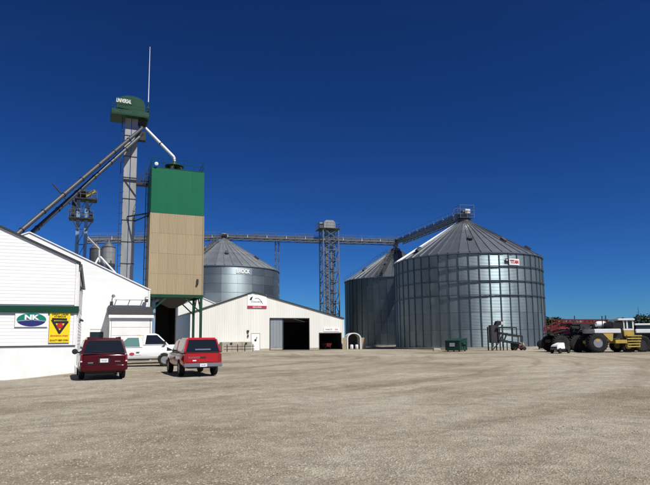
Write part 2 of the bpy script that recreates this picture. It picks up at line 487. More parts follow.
# ---------------------------------------------------------------- the ground
def gravel_mat():
    m, n, l, b = nodes('crushed_stone_yard')
    tc = n.new('ShaderNodeTexCoord')
    P = tc.outputs['Object']
    def mp(s, rz=0.0, loc=(0, 0, 0)):
        q = n.new('ShaderNodeMapping')
        q.inputs['Scale'].default_value = s
        q.inputs['Rotation'].default_value = (0, 0, rz)
        q.inputs['Location'].default_value = loc
        l.new(P, q.inputs['Vector'])
        return q.outputs[0]
    big = noise(n, l, mp((1, 1, 1)), 0.11, 5, 0.6)
    c = ramp(n, l, big, [(0.34, (0.155, 0.127, 0.086)), (0.45, (0.272, 0.238, 0.180)), (0.60, (0.357, 0.324, 0.260))])
    # wheel tracks: worn bands in wide arcs where trucks swing round
    def arcs(cx, cy, fr, ft, seed):
        sp = n.new('ShaderNodeSeparateXYZ')
        l.new(mp((1, 1, 1), 0.0, (-cx, -cy, 0)), sp.inputs[0])
        r2 = mathn(n, l, 'SQRT', mathn(n, l, 'ADD', mathn(n, l, 'MULTIPLY', sp.outputs[0], sp.outputs[0]), mathn(n, l, 'MULTIPLY', sp.outputs[1], sp.outputs[1])))
        th = mathn(n, l, 'ARCTAN2', sp.outputs[1], sp.outputs[0])
        wob = noise(n, l, mp((1, 1, 1)), 0.12, 2)
        r2 = mathn(n, l, 'ADD', r2, mathn(n, l, 'MULTIPLY', wob, 2.5))
        cb = n.new('ShaderNodeCombineXYZ')
        l.new(mathn(n, l, 'MULTIPLY', r2, fr), cb.inputs[0])
        l.new(mathn(n, l, 'MULTIPLY', th, ft), cb.inputs[1])
        cb.inputs[2].default_value = seed
        return noise(n, l, cb.outputs[0], 1.0, 4, 0.6)
    t1 = arcs(26.0, -6.0, 0.85, 1.6, 1.7)
    t2 = arcs(-34.0, 52.0, 0.75, 2.2, 5.1)
    t3 = arcs(4.0, 70.0, 1.6, 3.0, 9.4)
    c = mixc(n, l, ramp(n, l, t1, [(0.47, (0, 0, 0)), (0.66, (0.60,) * 3)]), c, (0.385, 0.36, 0.292))
    c = mixc(n, l, ramp(n, l, t2, [(0.50, (0, 0, 0)), (0.66, (0.65,) * 3)]), c, (0.175, 0.145, 0.10))
    c = mixc(n, l, ramp(n, l, t3, [(0.52, (0, 0, 0)), (0.66, (0.35,) * 3)]), c, (0.235, 0.205, 0.15))
    mid = noise(n, l, mp((1, 1, 1)), 2.2, 6, 0.7)
    c = mixc(n, l, 0.75, c, ramp(n, l, mid, [(0.3, (0.33,) * 3), (0.7, (0.68,) * 3)]), 'OVERLAY')
    fine = noise(n, l, mp((1, 1, 1)), 26, 5, 0.75)
    c = mixc(n, l, 0.65, c, ramp(n, l, fine, [(0.32, (0.25,) * 3), (0.70, (0.76,) * 3)]), 'OVERLAY')
    vo = n.new('ShaderNodeTexVoronoi')
    vo.inputs['Scale'].default_value = 38
    l.new(P, vo.inputs['Vector'])
    sepc = n.new('ShaderNodeSeparateColor')
    l.new(vo.outputs['Color'], sepc.inputs[0])
    c = mixc(n, l, 0.42, c, ramp(n, l, sepc.outputs[0], [(0.1, (0.32,) * 3), (0.9, (0.70,) * 3)]), 'OVERLAY')
    # far off the yard ends and grass begins
    sep = n.new('ShaderNodeSeparateXYZ')
    l.new(P, sep.inputs[0])
    far = mathn(n, l, 'ADD', sep.outputs[1], mathn(n, l, 'MULTIPLY', noise(n, l, mp((1, 1, 1)), 0.06, 4), 30.0))
    c = mixc(n, l, ramp(n, l, mathn(n, l, 'DIVIDE', far, 300.0), [(0.47, (0, 0, 0)), (0.50, (1, 1, 1))]), c, (0.075, 0.10, 0.03))
    l.new(c, b.inputs['Base Color'])
    b.inputs['Roughness'].default_value = 0.95
    b.inputs['Specular IOR Level'].default_value = 0.15
    h = mathn(n, l, 'ADD', mathn(n, l, 'MULTIPLY', mid, 2.0), mathn(n, l, 'ADD', mathn(n, l, 'MULTIPLY', fine, 0.8), mathn(n, l, 'MULTIPLY', vo.outputs['Distance'], 0.5)))
    bn = n.new('ShaderNodeBump')
    bn.inputs['Strength'].default_value = 0.75
    bn.inputs['Distance'].default_value = 0.05
    l.new(h, bn.inputs['Height'])
    l.new(bn.outputs['Normal'], b.inputs['Normal'])
    return m
M['gravel'] = gravel_mat()

def axis_steps(lo, hi, fine_lo, fine_hi, step):
    a = list(np.arange(fine_lo, fine_hi + 1e-6, step))
    x, d = fine_hi, step
    while x < hi:
        d *= 1.35
        x += d
        a.append(x)
    x, d = fine_lo, step
    while x > lo:
        d *= 1.35
        x -= d
        a.insert(0, x)
    return a
xs, ys = axis_steps(-5000, 5000, -32, 40, 0.4), axis_steps(-3000, 7000, -4, 60, 0.4)
rg = np.random.RandomState(3)
ruts = [(rg.uniform(-0.35, 0.35), rg.uniform(-12, 30), rg.uniform(0.5, 1.2), rg.uniform(0.008, 0.022)) for _ in range(34)]
def relief(x, y):
    z = 0.0
    for k, c, w, d in ruts:
        t = y - (c + k * x + 0.012 * x * x * math.copysign(1, k))
        if abs(t) < 2.5:
            z -= d * math.exp(-(t / (w * 0.35)) ** 2)
    return z
gv = [(x, y, gz(x, y) + (relief(x, y) if abs(x) < 45 and -6 < y < 66 else 0.0)) for y in ys for x in xs]
nx = len(xs)
gf = [(j * nx + i, j * nx + i + 1, (j + 1) * nx + i + 1, (j + 1) * nx + i) for j in range(len(ys) - 1) for i in range(nx - 1)]
gm = bpy.data.meshes.new('ground')
gm.from_pydata(gv, [], gf)
gm.shade_smooth()
gm.materials.append(M['gravel'])
tag(link('ground', gm), kind='structure')

# loose stones on the yard
def loose_stones(count):
    r = np.random.RandomState(11)
    oct_v = np.array([(1, 0, 0), (0.3, 0.95, 0), (-0.8, 0.6, 0), (-0.8, -0.6, 0), (0.3, -0.95, 0), (0.1, 0.05, 0.75)])
    oct_f = np.array([(0, 1, 5), (1, 2, 5), (2, 3, 5), (3, 4, 5), (4, 0, 5)])
    d = 4.5 + 26 * r.rand(count) ** 2.1
    a = (r.rand(count) - 0.5) * 1.25
    x, y = d * np.tan(a), d
    s = 0.006 + 0.015 * r.rand(count) ** 2.0 + (r.rand(count) > 0.985) * 0.012
    th = r.rand(count) * 6.28
    vs = np.zeros((count, 6, 3))
    bx = oct_v[None] * (0.75 + 0.5 * r.rand(count, 6, 1)) * s[:, None, None]
    vs[..., 0] = bx[..., 0] * np.cos(th)[:, None] - bx[..., 1] * np.sin(th)[:, None] + x[:, None]
    vs[..., 1] = bx[..., 0] * np.sin(th)[:, None] + bx[..., 1] * np.cos(th)[:, None] + y[:, None]
    z0 = np.array([gz(px, py) + relief(px, py) for px, py in zip(x, y)])
    vs[..., 2] = bx[..., 2] + z0[:, None] - 0.002
    fs = oct_f[None] + (np.arange(count) * 6)[:, None, None]
    me = bpy.data.meshes.new('loose_stones')
    me.from_pydata(vs.reshape(-1, 3).tolist(), [], fs.reshape(-1, 3).tolist())
    m, n, l, b = nodes('loose_limestone')
    v = mapped(n, l)
    l.new(ramp(n, l, noise(n, l, v, 40, 1), [(0.3, (0.17, 0.145, 0.11)), (0.5, (0.29, 0.262, 0.205)), (0.78, (0.40, 0.375, 0.315))]), b.inputs['Base Color'])
    b.inputs['Roughness'].default_value = 0.95
    me.materials.append(m)
    tag(link('loose_stones', me), 'pale loose crushed stones scattered over the yard', 'gravel', kind='stuff')
loose_stones(52000)

# ================================================================ buildings
def clip_span(profile, z, u0, u1):
    """the span of a gable wall at height z; profile = (u_left, z_left, u_peak, z_peak, u_right, z_right)"""
    ul, zl, up, zp, ur, zr = profile
    a, b = ul, ur
    if z > zl:
        a = ul + (up - ul) * min(1, (z - zl) / (zp - zl))
    if z > zr:
        b = ur - (ur - up) * min(1, (z - zr) / (zp - zr))
    return max(a, u0), min(b, u1)
def roof_z(profile, u):
    ul, zl, up, zp, ur, zr = profile
    return zl + (zp - zl) * (u - ul) / (up - ul) if u < up else zr + (zp - zr) * (ur - u) / (ur - up)

def lap_boards(parent, profile, z0, step, v, mat, holes=(), name='siding_board', lap=0.008):
    """gable wall of overlapping boards, each its own mesh; holes = (u0, u1, z0, z1) are left open"""
    z = z0
    zp = profile[3]
    while z < zp - 0.05:
        zt = min(z + step, zp - 0.02)
        cuts = [(h[0], h[1]) for h in holes if h[2] < zt - 0.02 and h[3] > z + 0.02]
        spans, a = [], profile[0]
        for c0, c1 in sorted(cuts):
            spans.append((a, c0))
            a = c1
        spans.append((a, profile[4]))
        for s0, s1 in spans:
            b0, b1 = clip_span(profile, z, s0, s1)
            t0, t1 = clip_span(profile, zt, s0, s1)
            if b1 - b0 < 0.03:
                continue
            if t1 - t0 < 0.02:
                t0 = t1 = (t0 + t1) / 2
                t0 -= 0.01
                t1 += 0.01
            MB().hexa([(b0, v - lap - 0.012, z), (b1, v - lap - 0.012, z), (b1, v, z), (b0, v, z)],
                      [(t0, v - 0.012, zt + 0.012), (t1, v - 0.012, zt + 0.012), (t1, v, zt + 0.012), (t0, v, zt + 0.012)]).build(name, mat, parent)
        z += step

def gable_roof(parent, profile, depth, over_f, over_e, thick, mat, edge_mat, edge_h=0.16, fascia=True):
    """two roof slopes and the barge boards along the front gable"""
    ul, zl, up, zp, ur, zr = profile
    r = MB()
    for (ua, za, ub, zb) in ((ul, zl, up, zp), (up, zp, ur, zr)):
        e = Vector((ub - ua, 0, zb - za)).normalized()
        n_ = Vector((-e.z, 0, e.x))
        a = Vector((ua, 0, za)) - (e * over_e if ua == ul else Vector())
        b = Vector((ub, 0, zb)) + (e * over_e if ub == ur else Vector())
        r.hexa([a + Vector((0, -over_f, 0)), b + Vector((0, -over_f, 0)), b + Vector((0, depth + 0.2, 0)), a + Vector((0, depth + 0.2, 0))],
               [p + n_ * thick for p in (a + Vector((0, -over_f, 0)), b + Vector((0, -over_f, 0)), b + Vector((0, depth + 0.2, 0)), a + Vector((0, depth + 0.2, 0)))])
    ro = r.build('roof', mat, parent)
    if fascia:
        for (ua, za, ub, zb) in ((ul, zl, up, zp), (up, zp, ur, zr)):
            e = Vector((ub - ua, 0, zb - za)).normalized()
            n_ = Vector((-e.z, 0, e.x))
            a = Vector((ua, 0, za)) - (e * over_e if ua == ul else Vector())
            b = Vector((ub, 0, zb)) + (e * over_e if ub == ur else Vector())
            y0, y1 = -over_f - 0.03, -over_f - 0.002
            MB().hexa([Vector((a.x, y0, a.z)) + n_ * (thick - edge_h), Vector((b.x, y0, b.z)) + n_ * (thick - edge_h), Vector((b.x, y1, b.z)) + n_ * (thick - edge_h), Vector((a.x, y1, a.z)) + n_ * (thick - edge_h)],
                      [Vector((a.x, y0, a.z)) + n_ * (thick + 0.01), Vector((b.x, y0, b.z)) + n_ * (thick + 0.01), Vector((b.x, y1, b.z)) + n_ * (thick + 0.01), Vector((a.x, y1, a.z)) + n_ * (thick + 0.01)]).build('barge_board', edge_mat, ro)
    return ro

def shell(parent, profile, depth, mat, z0=-0.5, t=0.12, front=False, inner=None):
    """side and back walls (and a front core where the cladding covers it all)"""
    ul, zl, up, zp, ur, zr = profile
    MB().box(ul, ul + t, 0.03, depth, z0, zl - 0.01).build('wall', mat, parent)
    MB().box(ur - t, ur, 0.03, depth, z0, zr - 0.01).build('wall', mat, parent)
    poly = [(ul + t + .01, depth, z0), (ur - t - .01, depth, z0), (ur - t - .01, depth, zr - 0.02), (up, depth, zp - 0.03), (ul + t + .01, depth, zl - 0.02)]
    MB().prism(poly, (0, -t, 0)).build('wall', mat, parent)
    if front:
        MB().prism([(x, 0.14, z) for x, _, z in poly], (0, -0.12, 0)).build('wall', mat, parent)

# ---------------------------------------------------------------- the farm store at the left
O1 = base(75, 30.0)
O1.z = 0
store = thing('farm_store', 'white lap-sided store with a green band and seed signs on its gable', 'store', O1, ROT)
zf = on_wall(O1, 75, 345.6)[1]
zb0, zb1 = on_wall(O1, 40, 313)[1], on_wall(O1, 40, 306)[1]
ze = on_wall(O1, 75, 263)[1]
uL, zL = on_wall(O1, 0, 227.5)
slope1 = (zL - ze) / (0 - uL)
W1, D1 = 14.0, 15.5
prof1 = (-W1, ze, -W1 / 2, ze + slope1 * W1 / 2, 0.0, ze)
MB().box(-W1, -0.02, -0.06, 0.06, -0.75, zf).box(-0.08, 0.03, 0.061, D1, -0.75, zf).build('foundation', 'white_block', store)
MB().box(-W1, 0.02, -0.10, -0.061, zf - 0.03, zf + 0.03).build('sill_strip', 'mid_steel', store)
lap_boards(store, prof1, zf + 0.035, 0.18, 0.0, 'siding', holes=[(-W1, 0.1, zb0, zb1)])
MB().box(-W1, 0.13, -0.12, 0.0, zb0 + 0.015, zb1 + 0.01).box(0.006, 0.13, 0.002, 0.35, zb0 + 0.015, zb1 + 0.01).build('green_band', 'green_trim', store)
shell(store, prof1, D1, 'siding', z0=zf + 0.02, front=True)
MB().box(-0.10, 0.045, -0.046, -0.001, zf + 0.031, zb0).box(-0.10, 0.045, -0.046, -0.001, zb1 + 0.012, ze - 0.02).build('corner_trim', 'white_trim', store)
for k in range(24):                                       # siding along the narrow strip of side wall
    zz = zf + 0.06 + k * 0.205
    if zz + 0.2 < ze and not (zb0 - 0.2 < zz < zb1):
        MB().hexa([(0.001, 0.36, zz), (0.03, 0.36, zz), (0.03, D1, zz), (0.001, D1, zz)], [(0.001, 0.36, zz + 0.2), (0.014, 0.36, zz + 0.2), (0.014, D1, zz + 0.2), (0.001, D1, zz + 0.2)]).build('siding_board', 'siding', store)
r1 = gable_roof(store, prof1, D1, 0.07, 0.10, 0.10, 'shingle', 'black_trim', 0.10)
MB().box(0.10, 0.21, -0.1, D1, ze - 0.17, ze - 0.06).build('gutter', 'mid_steel', r1)
MB().path([(0.14, 0.12, ze - 0.17), (0.07, 0.14, ze - 0.45), (0.07, 0.14, 0.35), (0.16, 0.05, 0.2)], 0.04, 8).build('downspout', 'white_trim', store)
for px, py, vv in ((77.6, 289, 5.5), (78.4, 320, 7.0)):
    zz = at(px, py, 35.5).z
    MB().box(0.031, 0.10, vv, vv + 0.2, zz - 0.15, zz + 0.15).tube((0.10, vv + 0.1, zz + .05), (0.28, vv + 0.1, zz - 0.04), 0.09, 8, 0.05).build('wall_light', 'dark_steel', store)

# seed signs on the store
def sign_board(name, label, cat, O, px0, px1, py0, py1, v, mat, t=0.03, parent_rot=ROT):
    u0, z1 = on_wall(O, px0, py0, v)
    u1, z0 = on_wall(O, px1, py1, v)
    uc, zc = (u0 + u1) / 2, (z0 + z1) / 2
    w, h = u1 - u0, z1 - z0
    o = thing(name, label, cat, O + UX * uc + VX * v + Vector((0, 0, z0)), parent_rot)
    MB().box(-w / 2, w / 2, -t, 0, 0, h).build('panel', mat, o)
    return o, w, h
def ellipse_part(w, h, cut, mat, parent, name, y, cx, cz, t=0.008, n=40, up=True):
    """the part of an ellipse above (or below) a curved line: two stacked fields of a logo"""
    p = MB()
    xs_ = [-w / 2 * math.cos(math.pi * i / n) for i in range(n + 1)]
    top, bot = [], []
    for x in xs_:
        e = h / 2 * math.sqrt(max(0, 1 - (2 * x / w) ** 2))
        c = max(-e, min(e, cut(x)))
        top.append((x, e if up else c))
        bot.append((x, c if up else -e))
    for i in range(n):
        q = [bot[i], bot[i + 1], top[i + 1], top[i]]
        if max(abs(q[0][1] - q[3][1]), abs(q[1][1] - q[2][1])) < 1e-5:
            continue
        p.prism([(cx + a, y, cz + b) for a, b in q], (0, -t, 0))
    return p.build(name, mat, parent)

nk, w, h = sign_board('seed_sign', 'white sign with a teal and navy oval NK emblem on the store wall', 'sign', O1, 15.5, 47.5, 312.6, 326.8, -0.05, 'ink_white')
wave = lambda x: -0.06 + 0.10 * h * math.cos((x / w) * 3.0) - 0.02
ew, eh = w * 0.90, h * 0.94
ellipse_part(ew, eh, wave, 'ink_teal', nk, 'emblem_top', -0.031, 0, h / 2)
ellipse_part(ew, eh, lambda x: wave(x) - 0.025, 'ink_blue', nk, 'emblem_bottom', -0.031, 0, h / 2, up=False)
lettering('NK', 'ink_white', ew * 0.50, eh * 0.38, nk, facing(0.02, -0.0395, h / 2 + eh * 0.19), shear=0.0, bold=0.045)

ys_, w, h = sign_board('seed_sign', 'yellow sign with a black triangle round a red dot on the store wall', 'sign', O1, 50.0, 69.2, 312.6, 342.5, -0.05, 'ink_yellow')
lettering('GREAT LAKES', 'ink_black', w * 0.80, h * 0.055, ys_, facing(0, -0.031, h * 0.945))
lettering('HYBRIDS', 'ink_black', w * 0.56, h * 0.055, ys_, facing(0, -0.031, h * 0.87))
lettering('Generations Ahead', 'ink_red', w * 0.86, h * 0.05, ys_, facing(0, -0.031, h * 0.235), shear=0.3)
lettering('QUALITY SEED CORN', 'ink_black', w * 0.90, h * 0.058, ys_, facing(0, -0.031, h * 0.075))
tri = MB()
P0, P1, P2, P3 = (0.30 * w, h * .775), (-0.34 * w, h * .785), (0.0, h * .33), (0.36 * w, h * .685)
def bar2(a, b, r, y0, y1, tgt):
    a, b = Vector((a[0], 0, a[1])), Vector((b[0], 0, b[1]))
    d = (b - a).normalized() * r
    nn = Vector((-d.z, 0, d.x))
    tgt.prism([Vector((p.x, y0, p.z)) for p in (a - nn - d * .8, b - nn + d * .8, b + nn + d * .8, a + nn - d * .8)], (0, y1 - y0, 0))
rr = 0.06 * w
bar2(P0, P1, rr, -0.031, -0.040, tri)
bar2((-0.36 * w, h * .74), P2, rr, -0.0315, -0.041, tri)
bar2(P2, P3, rr, -0.032, -0.042, tri)
bar2(P3, (-0.20 * w, h * .685), rr, -0.0325, -0.043, tri)
tri.build('triangle_emblem', 'ink_black', ys_)
MB().lathe([(0.15 * w, 0.0), (0.15 * w, 0.012)], 24, 'y', (0.01 * w, -0.043, h * .565)).build('emblem_dot', 'ink_red', ys_)

# ---------------------------------------------------------------- the mill warehouse behind the store
O2 = base(148, 47.5)
mill = thing('mill_warehouse', 'large white lap-sided warehouse with a garage porch behind the farm store', 'warehouse', O2, ROT)
ur2, ze2 = on_wall(O2, 148.5, 290)
up2, zp2 = on_wall(O2, 29.5, 232.5)
W2, D2 = -2 * up2, 20.0
prof2 = (-W2, ze2, up2, zp2, 0.05, ze2)
wu0, wz1 = on_wall(O2, 90, 332)
wu1, wz0 = on_wall(O2, 103, 338.5)
PV = -2.2                                                 # the porch stands this far out
pu0, pz1 = on_wall(O2, 110.3, 306.5, PV)
pu1, pzr = on_wall(O2, 147.6, 316, PV)
pu1 = 0.1
PB = on_wall(O2, 112, 306.8, 0.0)[1]
shell(mill, prof2, D2, 'siding', z0=-0.3, front=True)
lap_boards(mill, prof2, 0.45, 0.265, 0.0, 'siding', holes=[(wu0, wu1, wz0, wz1)], lap=0.003)
MB().box(-W2, 0.02, -0.05, 0.02, -0.4, 0.44).build('foundation', 'concrete', mill)
MB().box(-0.06, 0.075, -0.06, -0.029, 0.3, ze2 - 0.05).build('corner_trim', 'white_trim', mill)
gable_roof(mill, prof2, D2, 0.06, 0.06, 0.06, 'roof_metal', 'white_trim', 0.07)
wf = MB().box(wu0, wu1, -0.05, 0.0, wz0, wz0 + .06).box(wu0, wu1, -0.05, 0.0, wz1 - .06, wz1).box(wu0, wu0 + .06, -0.049, 0, wz0 + .06, wz1 - .06).box(wu1 - .06, wu1, -0.049, 0, wz0 + .06, wz1 - .06).build('window', 'dark_steel', mill)
MB().box(wu0 + .06, wu1 - .06, -0.025, -0.005, wz0 + .06, wz1 - .06).build('pane', 'dark_window', wf)
# porch
pc = (pu0 + pu1) / 2
porch_top = pzr
MB().box(pu0, pu0 + 0.12, PV + .02, -0.06, 0, porch_top).build('porch_wall', 'siding', mill)
MB().box(pu1 - 0.12, pu1, PV + .02, -0.06, 0, porch_top).build('porch_wall', 'siding', mill)
du0, du1, dz1 = pu0 + 0.14, pu1 - 0.16, on_wall(O2, 130, 319, PV)[1]
MB().box(pu0 + .121, pu1 - .121, PV + .021, PV + 0.14, dz1, porch_top - .01).build('porch_wall', 'siding', mill)
pr = MB().hexa([(pu0 - .1, PV - .15, porch_top), (pu1 + .1, PV - .15, porch_top), (pu1 + .1, -0.04, porch_top), (pu0 - .1, -0.04, porch_top)],
               [(pu0 - .1, PV - .13, porch_top + .1), (pu1 + .1, PV - .13, porch_top + .1), (pu1 + .1, -0.05, PB), (pu0 - .1, -0.05, PB)]).build('porch_roof', 'shingle', mill)
for r_ in range(4):
    f = r_ / 4
    y0 = PV - .15 + f * 2.1
    zA = porch_top + .1 + (PB - porch_top - .1) * f
    MB().hexa([(pu0 - .1, y0, zA + .012), (pu1 + .1, y0, zA + .012), (pu1 + .1, y0 + .52, zA + .012 + (PB - .1 - porch_top) * .25), (pu0 - .1, y0 + .52, zA + .012 + (PB - .1 - porch_top) * .25)],
              [(pu0 - .1, y0, zA + .035), (pu1 + .1, y0, zA + .035), (pu1 + .1, y0 + .52, zA + .02 + (PB - .1 - porch_top) * .25), (pu0 - .1, y0 + .52, zA + .02 + (PB - .1 - porch_top) * .25)]).build('shingle_course', 'shingle', pr)
MB().box(pu0 - .1, pu1 + .1, PV - .17, PV - .151, porch_top - .16, porch_top + .08).build('porch_fascia', 'white_trim', mill)
gd = MB().box(du0 + .002, du1 - .002, PV + .05, PV + .07, 0.03, dz1 - .01).build('garage_door', 'white_trim', mill)
nsec = 5
for k in range(nsec):
    a, b = 0.03 + (dz1 - .04) * k / nsec, 0.03 + (dz1 - .04) * (k + 1) / nsec
    MB().box(du0 + .004, du1 - .004, PV + .022, PV + .049, a + .012, b - .012).build('door_section', 'white_trim', gd, bevel=0.008)

# gooseneck yard light and the pipe beside it, high on the warehouse wall
gu, gz_ = on_wall(O2, 112, 297, -0.5)
lamp = thing('wall_lamp', 'small gooseneck yard light on the warehouse wall over the porch', 'lamp', O2 + UX * gu + Vector((0, 0, gz_ - 0.5)), ROT)
MB().path([(0, -0.02, 0), (0, -0.3, 0.05), (0.02, -0.5, 0.35), (0.06, -0.62, 0.62)], 0.035, 8).build('arm', 'mid_steel', lamp, True)
MB().box(-0.12, 0.12, -0.06, -0.016, -0.16, 0.16).build('mounting_plate', 'mid_steel', lamp)
MB().lathe([(0.06, 0.06), (0.10, 0.02), (0.17, -0.13), (0.15, -0.13)], 14, 'z', (0.10, -0.66, 0.64)).build('lamp_shade', 'mid_steel', lamp, True)
MB().lathe([(0.05, 0), (0.09, -0.05), (0.06, -0.12), (0.0, -0.14)], 12, 'z', (0.10, -0.66, 0.56)).build('bulb', 'lamp_clear', lamp, True)
qu0, qz = on_wall(O2, 114.5, 299.2, -0.4)
qu1, qz1 = on_wall(O2, 145, 299.2, -0.4)
pipe = thing('conduit_pipe', 'pale level pipe with a round junction head above the garage porch', 'pipe', O2 + UX * qu0 + Vector((0, 0, qz)), ROT)
L_ = qu1 - qu0
MB().tube((0, -0.4, 0), (L_, -0.4, 0), 0.055, 10).build('tube', 'galv_pale', pipe, True)
for x in (0.15, L_ / 2, L_ - 0.2):
    MB().box(x - .03, x + .03, -0.40, -0.016, -0.09, -0.056).build('bracket', 'mid_steel', pipe)
MB().lathe([(0.05, -0.16), (0.22, -0.12), (0.24, 0.0), (0.22, 0.12), (0.05, 0.16)], 16, 'x', (L_ + 0.12, -0.42, 0.02)).build('junction_head', 'galv', pipe, True)

# ---------------------------------------------------------------- vertical-sheet buildings
def sheet_wall(parent, profile, breaks, z_of, v, mat, pitch=0.92, name='wall_sheet', ribs=3):
    """gable wall of upright ribbed sheets. breaks: sorted u; z_of(k) gives the bottom of interval k (None leaves it out)"""
    for k in range(len(breaks) - 1):
        a, b = breaks[k], breaks[k + 1]
        zb_ = z_of(k)
        if zb_ is None:
            continue
        n_ = max(1, round((b - a) / pitch))
        for i in range(n_):
            s0, s1 = a + (b - a) * i / n_, a + (b - a) * (i + 1) / n_
            pts = []
            for j in range(ribs):
                c0 = s0 + (s1 - s0) * j / ribs
                wd = (s1 - s0) / ribs
                pts += [(c0 + 0.0015, 0.0), (c0 + wd * .74, 0.0), (c0 + wd * .80, 0.014), (c0 + wd * .92, 0.014)]
            pts.append((s1 - 0.0015, 0.0))
            up_ = profile[2]
            if s0 + .01 < up_ < s1 - .01:
                pts = sorted(pts + [(up_, 0.0)])
            m_ = MB()
            vs = [(u, v - 0.03 - e, zb_) for u, e in pts] + [(u, v - 0.03 - e, roof_z(profile, u) - 0.01) for u, e in pts]
            q = len(pts)
            fs = [(j, j + 1, q + j + 1, q + j) for j in range(q - 1)]
            vs += [(s0 + .0015, v, zb_), (s1 - .0015, v, zb_)]
            m_.add(vs, fs)
            m_.build(name, mat, parent)

O3 = base(190.5, 73.0)
shop = thing('machine_shed', 'wide low white metal shed with a dark open doorway and logo board', 'shed', O3, ROT)
uR3 = on_wall(O3, 343.5, 340)[0]
up3, zp3 = on_wall(O3, 253, 292.3)
zr3 = on_wall(O3, 343, 318.5)[1]
zl3 = on_wall(O3, 190.5, 313)[1]
prof3 = (0.0, zl3, up3, zp3, uR3, zr3)
D3 = 16.0
b0, b1 = on_wall(O3, 270, 340)[0], on_wall(O3, 309, 340)[0]
bz = on_wall(O3, 290, 318.5)[1]
s0, s1 = on_wall(O3, 319.3, 340)[0], on_wall(O3, 341, 340)[0]
sz = on_wall(O3, 330, 333.2)[1]
m0, m1 = on_wall(O3, 251, 340)[0], on_wall(O3, 260, 340)[0]
mz = on_wall(O3, 255, 333.2)[1]
brk = [0.0, m0, m1, b0, b1, s0, s1, uR3]
bot = [0.28, mz, 0.28, bz, 0.28, sz, 0.28]
sheet_wall(shop, prof3, brk, lambda k: bot[k], 0.0, 'white_metal')
shell(shop, prof3, D3, 'white_metal', z0=-0.1)
for a, b in ((0.02, m0), (m1, b0), (b1, s0), (s1, uR3 - .02)):
    MB().box(a, b, -0.045, 0.08, -0.2, 0.275).build('base_curb', 'concrete', shop)
MB().box(0.1, uR3 - .1, 0.05, D3 - .1, -0.06, 0.03).build('slab', 'dark_floor', shop)
ul_, zl_, upk, zpk, ur_, zr_ = prof3
def shade_lining():  # dark sheets added inside, the doorway's shade put into their colour
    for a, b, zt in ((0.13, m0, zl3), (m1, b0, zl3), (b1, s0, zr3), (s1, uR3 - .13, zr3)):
        MB().box(a, b, 0.03, 0.06, 0.28, zt - .05).build('dark_backing', 'shed_brown', shop)
    MB().box(0.14, uR3 - .14, D3 - .2, D3 - .14, 0.04, zr3 - .1).build('dark_backing', 'shed_brown', shop)
    MB().box(uR3 - .2, uR3 - .13, 0.1, D3 - .25, 0.04, zr3 - .1).build('dark_backing', 'shed_brown', shop)
    MB().box(0.13, .2, 0.1, D3 - .25, 0.04, zl3 - .1).build('dark_backing', 'shed_brown', shop)
shade_lining()
gable_roof(shop, prof3, D3, 0.12, 0.15, 0.10, 'roof_metal', 'black_trim', 0.15)
for px_ in (0.0, uR3):
    MB().box(px_ - .08, px_ + .08, -0.075, -0.056, 0.1, (zl3 if px_ == 0 else zr3) - .08).build('corner_trim', 'white_trim', shop)
# openings: frames, sliding door leaf, small door, walk-in door
for (a, b, zt) in ((b0, b1, bz), (s0, s1, sz)):
    fr = MB().box(a - .07, a + .03, -0.085, -0.056, 0.0, zt + .08).box(b - .03, b + .07, -0.085, -0.056, 0.0, zt + .08).box(a + .031, b - .031, -0.085, -0.056, zt - .05, zt + .08)
    fr.build('door_frame', 'black_trim', shop)
lw = (b1 - b0) * 0.31
dl = MB().box(b0 + .04, b0 + .04 + lw, 0.09, 0.13, 0.06, bz - .02).build('sliding_door', 'grey_door', shop)
for k in range(4):
    a = b0 + .05 + (lw - .02) * k / 4
    MB().box(a + .01, a + (lw - .02) / 4 - .01, 0.066, 0.089, 0.4, bz - .06).build('door_sheet', 'grey_door', dl)
MB().box(b0 + .05, b0 + .03 + lw, 0.062, 0.0885, 0.08, 0.36).build('kick_board', 'concrete', dl)
MB().box(b0 + .05 + lw, b0 + .2 + lw, 0.05, 0.12, 0.06, bz - .02).build('door_stile', 'dark_steel', dl)
wd = MB().box(m0 + .05, m1 - .05, -0.03, 0.03, 0.05, mz - .05).build('walk_in_door', 'white_trim', shop)
MB().box(m0, m0 + .05, -0.05, 0.02, 0.0, mz).box(m1 - .05, m1, -0.05, 0.02, 0.0, mz).box(m0 + .05, m1 - .05, -0.05, 0.02, mz - .05, mz).build('door_frame', 'grey_door', shop)
mc = (m0 + m1) / 2
MB().lathe([(0.16, 0), (0.16, 0.01)], 18, 'y', (mc - .02, -0.041, mz * 0.60)).tube((mc + .06, -0.036, mz * .66), (mc + .22, -0.036, mz * .78), 0.05, 6).build('emblem', 'ink_black', wd)
MB().lathe([(0.03, 0), (0.04, 0.04), (0.03, 0.06)], 10, 'y', (m0 + .16, -0.091, 1.02)).build('door_handle', 'chrome', wd, True)
mu, mz_ = on_wall(O3, 249.4, 332.4, -0.06)
tag(MB().box(-.12, .12, -.14, 0, 0, .26).box(-.16, .16, -.16, -0.02, .261, .30).tube((0, -.08, -.35), (0, -.08, -0.001), .03, 6).box(-.09, .09, -.12, 0, -.62, -.351).build('utility_box', 'dark_steel', None, loc=O3 + UX * (m0 - .45) + VX * -0.056 + Vector((0, 0, mz_))), 'small dark utility box with conduit beside the white walk-in door', 'utility box').rotation_euler = (0, 0, ROT)

